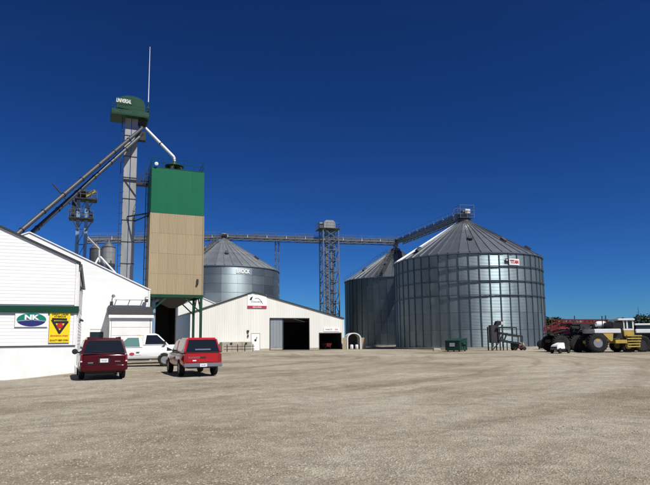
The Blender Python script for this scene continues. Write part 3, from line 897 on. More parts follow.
# logo board over the doors
lb, w, h = sign_board('logo_board', 'white logo board with a curved line and red stripe under the shed gable', 'sign', O3, 247.6, 266.4, 294.6, 308.6, -0.06, 'ink_white')
MB().box(-w / 2 - .02, w / 2 + .02, -0.045, -0.0305, 0, h * .20).build('red_stripe', 'ink_maroon', lb)
lettering('FEED & GRAIN', 'ink_white', w * .46, h * .09, lb, facing(0, -0.0455, h * .10))
arc = MB()
pa = [(-.12 * w + .42 * w * i / 14, -0.036, h * (.66 + .10 * math.sin(math.pi * (i / 14) * .9 + .5) - .30 * (i / 14) ** 3)) for i in range(15)]
arc.path(pa, 0.03, 6).build('curved_line', 'ink_grey', lb)
MB().prism([(-.40 * w, -.031, h * .62), (-.30 * w, -.031, h * .58), (-.26 * w, -.031, h * .72), (-.22 * w, -.031, h * .88), (-.34 * w, -.031, h * .80)], (0, -.01, 0)).build('leaf_mark', 'green_trim', lb)
lettering('Country', 'ink_blue', w * .58, h * .17, lb, facing(-0.02 * w, -0.031, h * .48), shear=0.25)

sb, w, h = sign_board('door_sign', 'narrow white sign with faint lettering over the small open doorway', 'sign', O3, 323.8, 339.4, 327.6, 331.4, -0.06, 'ink_white')
lettering('PARTS', 'ink_grey', w * .42, h * .4, sb, facing(-.18 * w, -0.031, h * .5))
lettering('IN', 'ink_red', w * .18, h * .45, sb, facing(.30 * w, -0.031, h * .5))

# loading dock wall and pipe rail in front of the shed
dk0 = on_wall(O3, 222, 345, -1.6)[0]
dk1, dkz = on_wall(O3, 252, 341.8, -1.6)
dock = thing('loading_dock', 'low pale concrete dock wall with bump rail in front of the white shed', 'loading dock', O3 + UX * dk0 + VX * -1.6, ROT)
L_ = dk1 - dk0
for k in range(3):
    MB().box(L_ * k / 3 + .01, L_ * (k + 1) / 3 - .01, 0, 1.5, -0.1, dkz).build('concrete_block', 'concrete', dock, bevel=0.02)
for x in (L_ * .30, L_ * .80):
    MB().box(x - .12, x + .12, -.08, -0.001, dkz - .30, dkz - .08).build('dock_bumper', 'black_plastic', dock)
rail = thing('pipe_rail', 'dark steel pipe rail on posts along the foot of the concrete dock', 'rail', O3 + UX * dk0 + VX * -2.5, ROT)
for x in (L_ * .12, L_ * .46, L_ * .70, L_ * .97):
    MB().tube((x, 0, -0.1), (x, 0, .95), .06, 8).build('post', 'dark_steel', rail, True)
for z in (.30, .68):
    MB().tube((0, -.07, z), (L_ * 1.02, -.07, z), .04, 8).build('rail_pipe', 'dark_steel', rail, True)

# red hand cart in the small doorway
rc = thing('garden_cart', 'red wheeled cart standing just inside the small dark doorway', 'cart', O3 + UX * ((s0 + s1) / 2 - .2) + VX * 0.9 + Vector((0, 0, .03)), ROT + .3)
MB().hexa([(-.35, -.45, .35), (.35, -.45, .35), (.35, .45, .35), (-.35, .45, .35)], [(-.5, -.65, .85), (.5, -.65, .85), (.5, .6, .85), (-.5, .6, .85)]).build('tub', 'ag_red', rc)
for sx in (-.45, .45):
    MB().lathe([(.02, -.04), (.22, -.05), (.25, 0), (.22, .05), (.02, .04)], 16, 'x', (sx, -.1, .25)).build('wheel', 'rubber', rc, True)
MB().path([(-.3, .5, .8), (-.3, .95, 1.15), (.3, .95, 1.15), (.3, .5, .8)], .02, 6).tube((0, .4, 0), (0, .4, .4), .025, 6).build('handle', 'dark_steel', rc, True)

# ---------------------------------------------------------------- arched shelter by the shed corner
sp0, sp1 = at(345.5, 349.6, 80), at(361, 349.6, 83)
sh = thing('arched_shelter', 'small white arched shelter with a dark mouth between the shed and the bins', 'shelter', (at(354.3, 349, 81).x, 81, 0), ROT * .3)
hw = 1.05
def arch(r, z0, n=12):
    return [(-r, z0)] + [(-r * math.cos(math.pi * i / n), 1.55 + (r * .78) * math.sin(math.pi * i / n)) for i in range(n + 1)] + [(r, z0)]
ao, ai = arch(hw, 0), arch(hw - .16, 0)
sm_, n_ = MB(), len(ao)
vs = [(x, 0, z) for x, z in ao] + [(x, 0, z) for x, z in ai] + [(x, 2.6, z) for x, z in ao] + [(x, 2.6, z) for x, z in ai]
fs = []
for i in range(n_ - 1):
    fs += [(i, i + 1, n_ + i + 1, n_ + i), (2 * n_ + i, 3 * n_ + i, 3 * n_ + i + 1, 2 * n_ + i + 1), (i, 2 * n_ + i, 2 * n_ + i + 1, i + 1), (n_ + i, n_ + i + 1, 3 * n_ + i + 1, 3 * n_ + i)]
fs += [(0, n_, 3 * n_, 2 * n_), (n_ - 1, 3 * n_ - 1, 4 * n_ - 1, 2 * n_ - 1)]
sm_.add(vs, fs).build('arched_shell', 'ag_white', sh)
MB().prism([(x * .98, 2.58, z) for x, z in reversed(ai)], (0, .03, 0)).build('back_wall', 'shed_brown', sh)
for x0, x1 in ((-1.72, -1.08), (1.08, 1.72)):
    fence = thing('board_panel', ('pale upright board panel between the arched shelter and the white shed' if x0 < 0 else 'pale upright board panel on the bin side of the arched shelter'), 'panel', sh.location, sh.rotation_euler.z)
    for k in range(3):
        a = x0 + (x1 - x0) * k / 3
        MB().box(a + .008, a + (x1 - x0) / 3 - .008, .1, .15, 0, 1.65).build('board', 'wood', fence)
    MB().box(x0, x1, .151, .20, .35, .45).box(x0, x1, .151, .20, 1.2, 1.3).build('cross_rail', 'wood', fence)
for k, x in enumerate((-.35, .38)):
    jg = thing('white_jug', ('white plastic drum in the arched shelter, on the machine shed side' if k == 0 else 'white plastic drum in the arched shelter, on the grain bin side'), 'drum', sh.location + Vector((x, .45, 0)), 0, 'white drums in the arched shelter')
    MB().lathe([(.20, 0), (.23, .05), (.23, .55), (.20, .62), (.07, .66)], 14).build('body', 'ag_white', jg, True)
    MB().lathe([(.07, .661), (.07, .71)], 10).build('cap', 'black_plastic', jg, True)

# ---------------------------------------------------------------- small white shed behind the machine shed
O4 = base(177.5, 90.5)
back = thing('back_shed', 'small white gabled shed half hidden behind the machine shed roof', 'shed', O4, ROT)
u_r = on_wall(O4, 216, 330)[0]
upk4, zpk4 = on_wall(O4, 199, 296.5)
ze4 = on_wall(O4, 177.5, 306)[1]
prof4 = (0, ze4, upk4, zpk4, u_r, on_wall(O4, 216, 304)[1])
sheet_wall(back, prof4, [0, u_r], lambda k: 0.0, 0.0, 'white_metal')
shell(back, prof4, 4.0, 'white_metal', front=True)
gable_roof(back, prof4, 4.0, .1, .1, .08, 'roof_metal', 'white_trim', .1)

# ---------------------------------------------------------------- dark open receiving shed under the tank
O5 = base(152.5, 68)
rs = thing('receiving_shed', 'tall dark open-fronted receiving shed behind the legs of the tan tank', 'shed', O5, ROT)
u5 = on_wall(O5, 176, 330)[0]
z5 = on_wall(O5, 160, 296.5)[1]
MB().box(0, .12, 0, 6, 0, z5).build('wall', 'shed_brown', rs)
MB().box(u5 - .12, u5, 0, 6, 0, z5).build('wall', 'shed_brown', rs)
MB().box(.121, u5 - .121, 5.88, 6, 0, z5).build('wall', 'shed_brown', rs)
MB().box(-.2, u5 + .2, -.3, 6.2, z5 + .002, z5 + .15).build('roof', 'shed_brown', rs)
MB().box(.121, u5 - .121, .05, .15, z5 - .7, z5).build('door_header', 'shed_brown', rs)
for k in range(9):
    a = .13 + (u5 - .26) * k / 9
    MB().box(a + .01, a + (u5 - .26) / 9 - .01, 5.82, 5.878, .1, z5 - .1).build('wall_sheet', 'shed_brown', rs)

# ================================================================ overhead tank
OT = base(147.2, 58.0)
tank = thing('overhead_tank', 'tall square tank, green above and tan ribbed sheet below, on green legs', 'tank', OT, ROT)
WT = on_wall(OT, 203.0, 260)[0]
DT = 4.9
z_bot, z_mid, z_top = on_wall(OT, 175, 294.5)[1], on_wall(OT, 175, 214)[1], on_wall(OT, 175, 169.5)[1]
MB().box(.06, WT - .06, .06, DT - .06, z_bot, z_top - .05).build('core', 'dark_steel', tank)
def ribbed(w, h, nr, d, along='x'):
    """flat sheet with raised upright ribs; lies in the x-z plane looking to -y"""
    pts = []
    for j in range(nr):
        c0, wd = w * j / nr, w / nr
        pts += [(c0 + (.002 if j == 0 else 0), 0), (c0 + wd * .62, 0), (c0 + wd * .70, d), (c0 + wd * .90, d)]
    pts.append((w - .002, 0))
    n_ = len(pts)
    m_ = MB()
    m_.add([(x, -e, 0.004) for x, e in pts] + [(x, -e, h - .02) for x, e in pts], [(j, j + 1, n_ + j + 1, n_ + j) for j in range(n_ - 1)])
    m_.box(.003, w - .003, .0005, .03, .006, h - .006)
    return m_
NC, NR = 6, 4
cw, ch = WT / NC, (z_mid - z_bot) / NR
pm = ribbed(cw, ch, 6, .03).mesh('tan_sheet', 'tan_sheet')
cs = DT / NC
pms = ribbed(cs, ch, 6, .03).mesh('tan_sheet', 'tan_sheet')
for i in range(NC):
    for j in range(NR):
        link('tan_sheet', pm, tank, (cw * i, .02, z_bot + ch * j))
        link('tan_sheet', pms, tank, (.02, DT - cs * i, z_bot + ch * j), (0, 0, -math.pi / 2))
        link('tan_sheet', pms, tank, (WT - .02, cs * i, z_bot + ch * j), (0, 0, math.pi / 2))
NG = 4
gw, gh = WT / NG, (z_top - z_mid) / 2
gmesh = MB().box(.001, gw - .001, 0, .05, .001, gh - .001).mesh('green_sheet', 'green_sheet')
gms = MB().box(.001, DT / NG - .001, 0, .05, .001, gh - .001).mesh('green_sheet', 'green_sheet')
for i in range(NG):
    for j in range(2):
        link('green_sheet', gmesh, tank, (gw * i, 0, z_mid + gh * j))
        link('green_sheet', gms, tank, (0, DT - DT / NG * i, z_mid + gh * j), (0, 0, -math.pi / 2))
        link('green_sheet', gms, tank, (WT, DT / NG * i, z_mid + gh * j), (0, 0, math.pi / 2))
MB().box(-.02, WT + .02, -.02, DT + .02, z_top, z_top + .06).build('roof_plate', 'green_steel', tank)
for x in (0, WT):
    MB().box(x - .05, x + .05, -.06, .02, z_bot, z_mid - .02).build('corner_angle', 'tan_sheet', tank)
# girders, legs and knee braces
MB().box(-.06, WT + .06, -.08, .14, z_bot - .32, z_bot - .005).build('girder', 'green_steel', tank)
MB().box(-.06, WT + .06, DT - .14, DT + .08, z_bot - .32, z_bot - .005).build('girder', 'green_steel', tank)
MB().box(-.05, .15, .141, DT - .141, z_bot - .31, z_bot - .005).build('girder', 'green_steel', tank)
MB().box(WT - .15, WT + .05, .141, DT - .141, z_bot - .31, z_bot - .005).build('girder', 'green_steel', tank)
def hbeam(x, y, z0, z1, w=.26):
    return MB().box(x - w / 2, x + w / 2, y - w / 2, y - w / 2 + .03, z0, z1).box(x - w / 2, x + w / 2, y + w / 2 - .03, y + w / 2, z0, z1).box(x - .02, x + .02, y - w / 2 + .03, y + w / 2 - .03, z0, z1)
for x in (.13, WT - .13):
    for y in (.05, DT - .05):
        hbeam(x, y, 0, z_bot - .321).build('leg', 'green_steel', tank)
        MB().box(x - .25, x + .25, y - .25, y + .25, -.05, .02).build('base_plate', 'concrete', tank)
kb = 1.55
for y in (.05, DT - .05):
    MB().bar((.22, y, z_bot - .32 - kb), (.22 + kb * 1.05, y, z_bot - .34), .13).build('knee_brace', 'green_steel', tank)
    MB().bar((WT - .22, y, z_bot - .32 - kb), (WT - .22 - kb * 1.05, y, z_bot - .34), .13).build('knee_brace', 'green_steel', tank)
for x in (.13, WT - .13):
    MB().bar((x, .2, z_bot - .32 - kb), (x, .2 + kb, z_bot - .34), .12).build('knee_brace', 'green_steel', tank)
    MB().bar((x, DT - .2, z_bot - .32 - kb), (x, DT - .2 - kb, z_bot - .34), .12).build('knee_brace', 'green_steel', tank)
hp = MB().hexa([(WT / 2 - .4, DT / 2 - .4, z_bot - 1.3), (WT / 2 + .4, DT / 2 - .4, z_bot - 1.3), (WT / 2 + .4, DT / 2 + .4, z_bot - 1.3), (WT / 2 - .4, DT / 2 + .4, z_bot - 1.3)],
               [(.4, .4, z_bot - .02), (WT - .4, .4, z_bot - .02), (WT - .4, DT - .4, z_bot - .02), (.4, DT - .4, z_bot - .02)]).build('hopper', 'shed_brown', tank)
# rail round the top
rl = MB()
for z in (.55, 1.05):
    zt = z_top + .06 + z
    rl.path([(.03, .03, zt), (WT - .03, .03, zt), (WT - .03, DT - .03, zt), (.03, DT - .03, zt), (.03, .03, zt)], .025, 6)
for i in range(6):
    for y in (.03, DT - .03):
        x = .03 + (WT - .06) * i / 5
        rl.tube((x, y, z_top + .05), (x, y, z_top + 1.11), .025, 6)
for j in (1, 2, 3):
    for x in (.03, WT - .03):
        rl.tube((x, DT * j / 4, z_top + .05), (x, DT * j / 4, z_top + 1.11), .025, 6)
tag(rl.build('top_rail', 'green_steel', tank), kind='stuff')
# distributor cone on the roof, with its short feet
cxT, cyT = on_wall(OT, 174.3, 165, DT / 2)[0], DT / 2
zc1 = on_wall(OT, 174, 161.5, DT / 2)[1]
zcb = on_wall(OT, 174, 167.0, DT / 2)[1]
MB().lathe([(1.05, zcb), (1.05, zcb + .08), (.42, zc1 - .22), (.30, zc1 - .15), (.22, zc1)], 20, 'z', (cxT, cyT, 0)).build('inlet_cone', 'green_steel', tank, True)
for k in range(6):
    t = k * math.pi / 3 + .2
    MB().bar((cxT + .8 * math.cos(t), cyT + .8 * math.sin(t), zcb + .05), (cxT + 1.3 * math.cos(t), cyT + 1.3 * math.sin(t), z_top + .06), .30, .12).build('cone_foot', 'dark_steel', tank)
lu, lz = on_wall(OT, 156.3, 164.2, 0.0)
yl = thing('flood_light', 'round white floodlight on the rail at the top of the green tank', 'lamp', OT + UX * lu + VX * -.02 + Vector((0, 0, lz - .3)), ROT)
MB().lathe([(.05, .14), (.15, .08), (.20, -.06), (.185, -.08)], 18, 'y', (0, -.12, .3)).build('reflector', 'ag_white', yl, True)
MB().lathe([(.18, -.065), (.15, -.09), (.04, -.10)], 18, 'y', (0, -.12, .3)).build('lens', 'lamp_clear', yl, True)
MB().bar((0, .05, -.1), (0, .05, .3), .04).build('bracket', 'dark_steel', yl)
# dents / hatch on the lower tan sheet and downpipe
du, dz = on_wall(OT, 197.5, 281.5, -.05)
MB().box(du - .1, du + .1, -.12, -.03, dz - .28, dz + .25).box(du - .16, du + .02, -.10, -.03, dz - .5, dz - .281).build('inspection_hatch', 'dark_steel', tank)
bp_u = on_wall(OT, 153.6, 315, .9)[0]
bpz = z_bot - .33
tag(MB().path([(0, 0, 0), (0, 0, bpz - .4), (.5, .4, bpz)], .19, 14).build('drain_pipe', 'blue_steel', None, True, loc=OT + UX * bp_u + VX * .9), 'pale blue upright pipe under the tank beside its near green leg', 'pipe').rotation_euler = (0, 0, ROT)

# ================================================================ the tall bucket elevator
def elevator_trunk(parent, x0, x1, y0, y1, z0, z1, sect, mat='trunk', flange='dark_steel'):
    z = z0
    while z < z1 - .05:
        t = min(z + sect, z1)
        MB().box(x0, x1, y0, y1, z + .002, t - .06).build('trunk_section', mat, parent)
        MB().box(x0 - .05, x1 + .05, y0 - .05, y1 + .05, t - .059, t).build('flange', flange, parent)
        z = t
def ladder(mb, p0, p1, side, w=.42, cage=True):
    """upright ladder with hoops; side = unit vector from rail to rail"""
    p0, p1, side = Vector(p0), Vector(p1), Vector(side)
    out = side.cross(Vector((0, 0, 1)))
    for s_ in (-.5, .5):
        mb.bar(p0 + side * w * s_, p1 + side * w * s_, .05)
    nz = int((p1.z - p0.z) / .4)
    for k in range(nz):
        c = p0 + (p1 - p0) * ((k + .5) / nz)
        mb.bar(c - side * w * .45, c + side * w * .45, .025)
    if cage:
        for k in range(int((p1.z - p0.z) / 1.2)):
            c = p0 + Vector((0, 0, 2.2 + 1.2 * k))
            if c.z > p1.z:
                break
            pts = [c + side * (.36 * math.cos(t)) + out * (.7 * math.sin(t)) for t in [math.pi * i / 6 for i in range(7)]]
            mb.path(pts, .02, 4)
        for t in (math.pi * .25, math.pi * .5, math.pi * .75):
            o = side * (.36 * math.cos(t)) + out * (.7 * math.sin(t))
            mb.bar(p0 + o + Vector((0, 0, 2.2)), p1 + o, .025)

OE = base(122.0, 60.5)
leg = thing('bucket_elevator', 'tall grey bucket elevator with a green head beside the square tank', 'elevator', OE, ROT)
we = on_wall(OE, 135.6, 200)[0]
x_l, z_hd = on_wall(OE, 123.8, 116)
x_r = on_wall(OE, 137.5, 116)[0]
ex0 = on_wall(OE, 121.3, 240)[0]
ex1 = on_wall(OE, 134.3, 240)[0]
ed = .95
elevator_trunk(leg, ex0, ex0 + (ex1 - ex0) * .47, 0, ed, 0.3, z_hd, 2.45)
elevator_trunk(leg, ex0 + (ex1 - ex0) * .53, ex1, 0, ed, 0.3, z_hd, 2.45)
MB().box(ex0 - .2, ex1 + .2, -.2, ed + .2, -.1, .3).build('boot', 'green_steel', leg)
tag((lambda b: (ladder(b, (ex0 - .32, .3, .4), (ex0 - .32, .3, z_hd), (0, 1, 0), cage=True), b)[1])(MB()).build('ladder', 'dark_steel', leg), kind='stuff')
# head: platform, kick plates, rounded hood and motor
hx0 = on_wall(OE, 111.2, 110)[0]
hx1 = on_wall(OE, 148.8, 110)[0]
hz0, hz1 = on_wall(OE, 125, 117)[1], on_wall(OE, 125, 107)[1]
hcx = (ex0 + ex1) / 2
pl = MB().box(hx0, hx1, -.9, ed + .9, hz0 - .08, hz0 + .02).build('platform', 'green_steel', leg)
for (a, b) in (((hx0, -.9), (hx1, -.9)), ((hx1, -.9), (hx1, ed + .9)), ((hx0, ed + .9), (hx1, ed + .9)), ((hx0, -.9), (hx0, ed + .9))):
    d = Vector((b[0] - a[0], b[1] - a[1], 0)).normalized()
    MB().bar((a[0], a[1], hz0 + .28), (b[0], b[1], hz0 + .28), .03, .50).build('kick_plate', 'green_steel', pl)
    g = MB()
    for z in (.75, 1.08):
        g.bar((a[0], a[1], hz0 + z), (b[0], b[1], hz0 + z), .045)
    for k in range(4):
        c = Vector((a[0], a[1], hz0)) + Vector((b[0] - a[0], b[1] - a[1], 0)) * (k / 3)
        g.bar(c, c + Vector((0, 0, 1.08)), .045)
    tag(g.build('guard_rail', 'green_steel', pl), kind='stuff')
hood_r = (on_wall(OE, 145, 110)[0] - on_wall(OE, 117, 110)[0]) / 2
hood_c = (on_wall(OE, 145, 110)[0] + on_wall(OE, 117, 110)[0]) / 2
hood_top = on_wall(OE, 131, 96.5)[1]
hp_ = []
hb = hz0 + .35
for i in range(15):
    t = math.pi * i / 14
    hp_.append((hood_c + hood_r * math.cos(t) * (1 if abs(math.cos(t)) < .8 else .98), hb + .25 + (hood_top - hb - .35) * math.sin(t) ** .42))
poly = [(hood_c + hood_r, -.25, hz0 + .02)] + [(x, -.25, z) for x, z in hp_] + [(hood_c - hood_r, -.25, hz0 + .02)]
hd = MB().prism(list(reversed(poly)), (0, ed + .5, 0)).build('head_hood', 'green_trim', leg, True)
for yy in (.10, .55, 1.0):
    MB().prism([(x + (x - hood_c) * .02, yy, z + (.025 if z > hb else 0)) for x, _, z in reversed(poly)], (0, .06, 0)).build('hood_seam', 'green_steel', hd)
MB().box(hood_c - .3, hood_c + .45, -.30, -.26, hz0 + .5, hz0 + .95).build('inspection_door', 'green_steel', hd)
MB().prism([(x * 1.0 + (x - hood_c) * .03, -.33, z + (.03 if z > hb else 0)) for x, _, z in reversed(poly)], (0, .07, 0)).build('hood_flange', 'green_trim', hd)
bu, bz_ = on_wall(OE, 123.8, 101, -.95)
lbx0, lbx1 = on_wall(OE, 115.5, 101, -.95)[0], on_wall(OE, 132, 101, -.95)[0]
nb = MB().hexa([(lbx0, -.99, bz_ - .28), (lbx1, -.99, bz_ - .33), (lbx1, -.95, bz_ - .33), (lbx0, -.95, bz_ - .28)], [(lbx0 + .1, -.99, bz_ + .36), (lbx1, -.99, bz_ + .25), (lbx1, -.95, bz_ + .25), (lbx0 + .1, -.95, bz_ + .36)]).build('name_board', 'green_trim', leg)
MB().bar((lbx0 + .2, -.93, hz0 + .5), (lbx0 + .2, -.93, bz_), .05).bar((lbx1 - .2, -.93, hz0 + .5), (lbx1 - .2, -.93, bz_), .05).build('board_post', 'green_steel', nb)
lettering('UNIVERSAL', 'ink_white', (lbx1 - lbx0) * .90, .46, nb, facing((lbx0 + lbx1) / 2, -.991, bz_ + .0), shear=.25)
MB().lathe([(.05, -.5), (.26, -.45), (.28, .3), (.20, .45), (.05, .5)], 14, 'x', (hx0 + .75, .2, hz0 + .75)).box(hx0 + .3, hx0 + 1.2, .0, .4, hz0 + .02, hz0 + .48).build('motor', 'green_trim', leg, True)
# discharge, spouts and antenna
dsx, dsz = on_wall(OE, 142.5, 121.5, .4)
MB().hexa([(dsx - .35, .1, dsz - .7), (dsx + .35, .1, dsz - .7), (dsx + .35, .8, dsz - .7), (dsx - .35, .8, dsz - .7)], [(dsx - .55, 0, hz0 - .09), (dsx + .5, 0, hz0 - .09), (dsx + .5, .9, hz0 - .09), (dsx - .55, .9, hz0 - .09)]).build('discharge_box', 'dark_steel', leg)
au, az0 = on_wall(OE, 148.0, 115, -.6)
ant = thing('antenna_mast', 'slender white whip antenna standing on the green elevator head', 'antenna', OE + UX * (au + .0) + VX * -.6 + Vector((0, 0, hz0 + .02)), ROT)
atop = on_wall(OE, 149.8, 47, -.6)[1]
MB().tube((0, 0, 0), (0, 0, 1.9), .06, 8).build('mount_pole', 'green_trim', ant, True)
MB().tube((0, 0, 1.2), (0, 0, atop - hz0), .055, 8, .03).build('whip', 'ag_white', ant, True)
MB().box(-.08, .08, -.08, .08, 1.15, 1.35).build('clamp', 'dark_steel', ant)

def spout(name, label, pts, r, mat, joints=True, fl='dark_steel', group=None):
    p0 = Vector(pts[-1])
    o = thing(name, label, 'spout', p0, 0, group)
    q = [Vector(p) - p0 for p in pts]
    for a, b in zip(q, q[1:]):
        MB().tube(a, b, r, 12).build('pipe', mat, o, True)
        L = (b - a).length
        d = (b - a).normalized()
        k = 3.0
        while joints and k < L - .5:
            MB().tube(a + d * (k - .05), a + d * (k + .05), r + .05, 12).build('flange', fl, o, True)
            k += 3.0
    return o
T_in = OT + UX * cxT + VX * cyT + Vector((0, 0, zc1 - .05))
S_out = OE + UX * (dsx + .15) + VX * .45 + Vector((0, 0, dsz - .55))
spout('grain_spout', 'bright galvanised spout sloping from the elevator head to the tank roof cone', [S_out, T_in + Vector((-.05, 0, .55)), T_in], .17, 'galv_pale')
S2 = OE + UX * (dsx - .25) + VX * .15 + Vector((0, 0, dsz - .6))
S3 = OE + UX * on_wall(OE, 142, 128.5, -.3)[0] + VX * -.3 + Vector((0, 0, on_wall(OE, 142, 128.5, -.3)[1]))
# long spouts end on the far slope of the warehouse roof
def roof_hit(px, py, lo=2.0, hi=20.0):
    """where the pixel's ray would come down on the hidden left slope of the warehouse roof, well behind its gable"""
    best = None
    for k in range(400):
        Y = 42 + k * .08
        p = at(px, py, Y)
        q = p - O2
        u, v = q.dot(UX), q.dot(VX)
        if prof2[0] < u < prof2[2] and lo < v < hi:
            d = abs(q.z - roof_z(prof2, u) - .1)
            if best is None or d < best[0]:
                best = (d, p)
    return best[1]
E1 = roof_hit(3, 246)
E2 = roof_hit(17, 246)
spout('grain_spout', 'upper of two long grey spouts slanting from elevator head to warehouse roof', [S2, S3, E1], .20, 'spout_grey')
S4 = S3 + UX * -.75 + Vector((0, 0, -1.25)) + VX * -.1
S4 = OE + UX * on_wall(OE, 139.5, 137, -.4)[0] + VX * -.4 + Vector((0, 0, on_wall(OE, 139.5, 137, -.4)[1]))
spout('grain_spout', 'lower darker of two long spouts slanting from elevator to warehouse roof', [S4 + Vector((0.3, 0, .5)), S4, E2], .20, 'mid_steel')
MB().box(ex1 - .1, ex1 + .85, -.5, .3, S4.z - .35, S4.z + .65).build('spout_collar', 'dark_steel', leg)
# gangways between elevator and tank
for py, th in ((180.5, .22), (217.2, .12)):
    g0 = on_wall(OE, 136.5 if py < 200 else 128, py, .2)
    zz = g0[1]
    tgt = (OT - OE)
    xe = tgt.dot(UX) + .02
    gw_ = thing('gangway', ('narrow railed gangway from the elevator to the tank roof' if py < 200 else 'short dark brace beam tying the elevator to the tan tank wall'), 'gangway' if py < 200 else 'beam', OE + Vector((0, 0, zz)), ROT)
    yv = tgt.dot(VX)
    if py < 200:
        MB().box(ex1 - .1, xe + .2, 1.0, 1.9, -th, 0).build('deck', 'dark_steel', gw_)
        g = MB()
        for y in (1.02, 1.88):
            for z in (.5, 1.05):
                g.bar((ex1 - .1, y, z), (xe + .2, y, z), .04)
            for k in range(4):
                x = ex1 - .08 + (xe + .25 - ex1) * k / 3
                g.bar((x, y, 0), (x, y, 1.05), .04)
        tag(g.build('guard_rail', 'dark_steel', gw_), kind='stuff')
        MB().bar((ex0 + .1, -.06, -.1), (ex1 + .05, -.06, -1.9), .08).build('brace', 'dark_steel', gw_)
        MB().bar((ex0 - .1, -.08, -.08), (xe + .1, -.08, -.08), .14).build('beam', 'dark_steel', gw_)
    else:
        MB().bar((ex0 + .55, -.08, 0), (xe + .25, yv + .5, 0), .13).build('beam', 'dark_steel', gw_)
        MB().bar((ex1 - .2, .2, -.5), (xe + .25, yv + 1.2, 0), .10).build('brace', 'dark_steel', gw_)
lt = thing('tank_ladder', 'dark caged ladder climbing the narrow gap between elevator and tank', 'ladder', OT, ROT)
b_ = MB()
ladder(b_, (-.35, 2.5, 0), (-.35, 2.5, z_top + 1.0), (0, 1, 0), cage=True)
b_.build('ladder_frame', 'dark_steel', lt)
MB().box(-.35, .05, 2.45, 2.55, z_bot + .6, z_bot + .7).box(-.35, .05, 2.45, 2.55, z_mid, z_mid + .1).build('standoff', 'dark_steel', lt)

# ================================================================ conveyors on catwalks
def catwalk(name, label, p0, p1, w=.95, mat='galv', truss=0.42, bay=1.9):
    """level conveyor: a closed trough on a truss with a walkway and hand rails"""
    p0, p1 = Vector(p0), Vector(p1)
    o = thing(name, label, 'conveyor', p0, math.atan2(p1.y - p0.y, p1.x - p0.x))
    L = Vector((p1.x - p0.x, p1.y - p0.y, 0)).length
    dz = p1.z - p0.z
    f = lambda x, y, z: (x, y, z + dz * x / L)
    MB().hexa([f(0, -.5, .05), f(L, -.5, .05), f(L, .05, .05), f(0, .05, .05)], [f(0, -.5, .55), f(L, -.5, .55), f(L, .05, .55), f(0, .05, .55)]).build('trough', 'galv', o)
    MB().hexa([f(0, .06, .0), f(L, .06, .0), f(L, .06 + w, .0), f(0, .06 + w, .0)], [f(0, .06, .05), f(L, .06, .05), f(L, .06 + w, .05), f(0, .06 + w, .05)]).build('walkway', 'mid_steel', o)
    n_ = max(2, round(L / bay))
    r = MB()
    for y in (-.62, .06 + w):
        for z in (.55, 1.1):
            r.bar(f(0, y, z), f(L, y, z), .04)
        for k in range(n_ + 1):
            r.bar(f(L * k / n_, y, -.05), f(L * k / n_, y, 1.1), .045)
    tag(r.build('hand_rail', mat, o), kind='stuff')
    t = MB()
    for y in (-.6, w):
        t.bar(f(0, y, -.05), f(L, y, -.05), .14)
        t.bar(f(0, y, -truss), f(L, y, -truss), .12)
        for k in range(n_):
            a, b = L * k / n_, L * (k + 1) / n_
            t.bar(f(a, y, -truss), f(b, y, -.05) if k % 2 else f(b, y, -.05), .08)
            t.bar(f(a, y, -truss), f(a, y, -.05), .07)
        t.bar(f(L, y, -truss), f(L, y, -.05), .07)
    tag(t.build('truss', mat, o), kind='stuff')
    for k in range(n_):
        if k % 2 == 0:
            MB().hexa([f(L * k / n_ + .05, -.56, .02), f(L * k / n_ + .16, -.56, .02), f(L * k / n_ + .16, .055, .02), f(L * k / n_ + .05, .055, .02)], [f(L * k / n_ + .05, -.56, .60), f(L * k / n_ + .16, -.56, .60), f(L * k / n_ + .16, .055, .60), f(L * k / n_ + .05, .055, .60)]).build('trough_flange', 'galv_pale', o)
    return o

# ================================================================ grain bins
def bin_roof_panels(bin_, R, ze, zp, n, mat='bin_roof', bright=None, rr=.75):
    da = 2 * math.pi / n
    def wedge():
        m_ = MB()
        A, h_ = da / 2 * .985, .11
        def p(r, t, up=0.0):
            z = zp - (zp - ze) * (r - rr) / (R + .18 - rr) + up
            return (r * math.cos(t), r * math.sin(t), z)
        steps = [R + .18, R * .66, R * .36, rr]
        for a, b in zip(steps, steps[1:]):
            w1, w2 = .045 / a, .045 / b
            m_.add([p(a, -A), p(a, A - 2 * w1), p(b, A - 2 * w2), p(b, -A)], [(0, 1, 2, 3)])
            m_.add([p(a, A - 2 * w1), p(a, A - 2 * w1, h_), p(b, A - 2 * w2, h_), p(b, A - 2 * w2)], [(0, 1, 2, 3)])
            m_.add([p(a, A - 2 * w1, h_), p(a, A, h_), p(b, A, h_), p(b, A - 2 * w2, h_)], [(0, 1, 2, 3)])
            m_.add([p(a, A, h_), p(a, A), p(b, A), p(b, A, h_)], [(0, 1, 2, 3)])
        m_.add([p(R + .18, -A), p(R + .18, A), p(R + .18, A, -.12), p(R + .18, -A, -.12)], [(0, 1, 2, 3)])
        return m_
    me = wedge().mesh('roof_panel', mat)
    mb_ = wedge().mesh('roof_panel', 'bin_roof_glint') if bright else None
    for k in range(n):
        t = da * k
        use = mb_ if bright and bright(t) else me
        link('roof_panel', use, bin_, None, (0, 0, t))

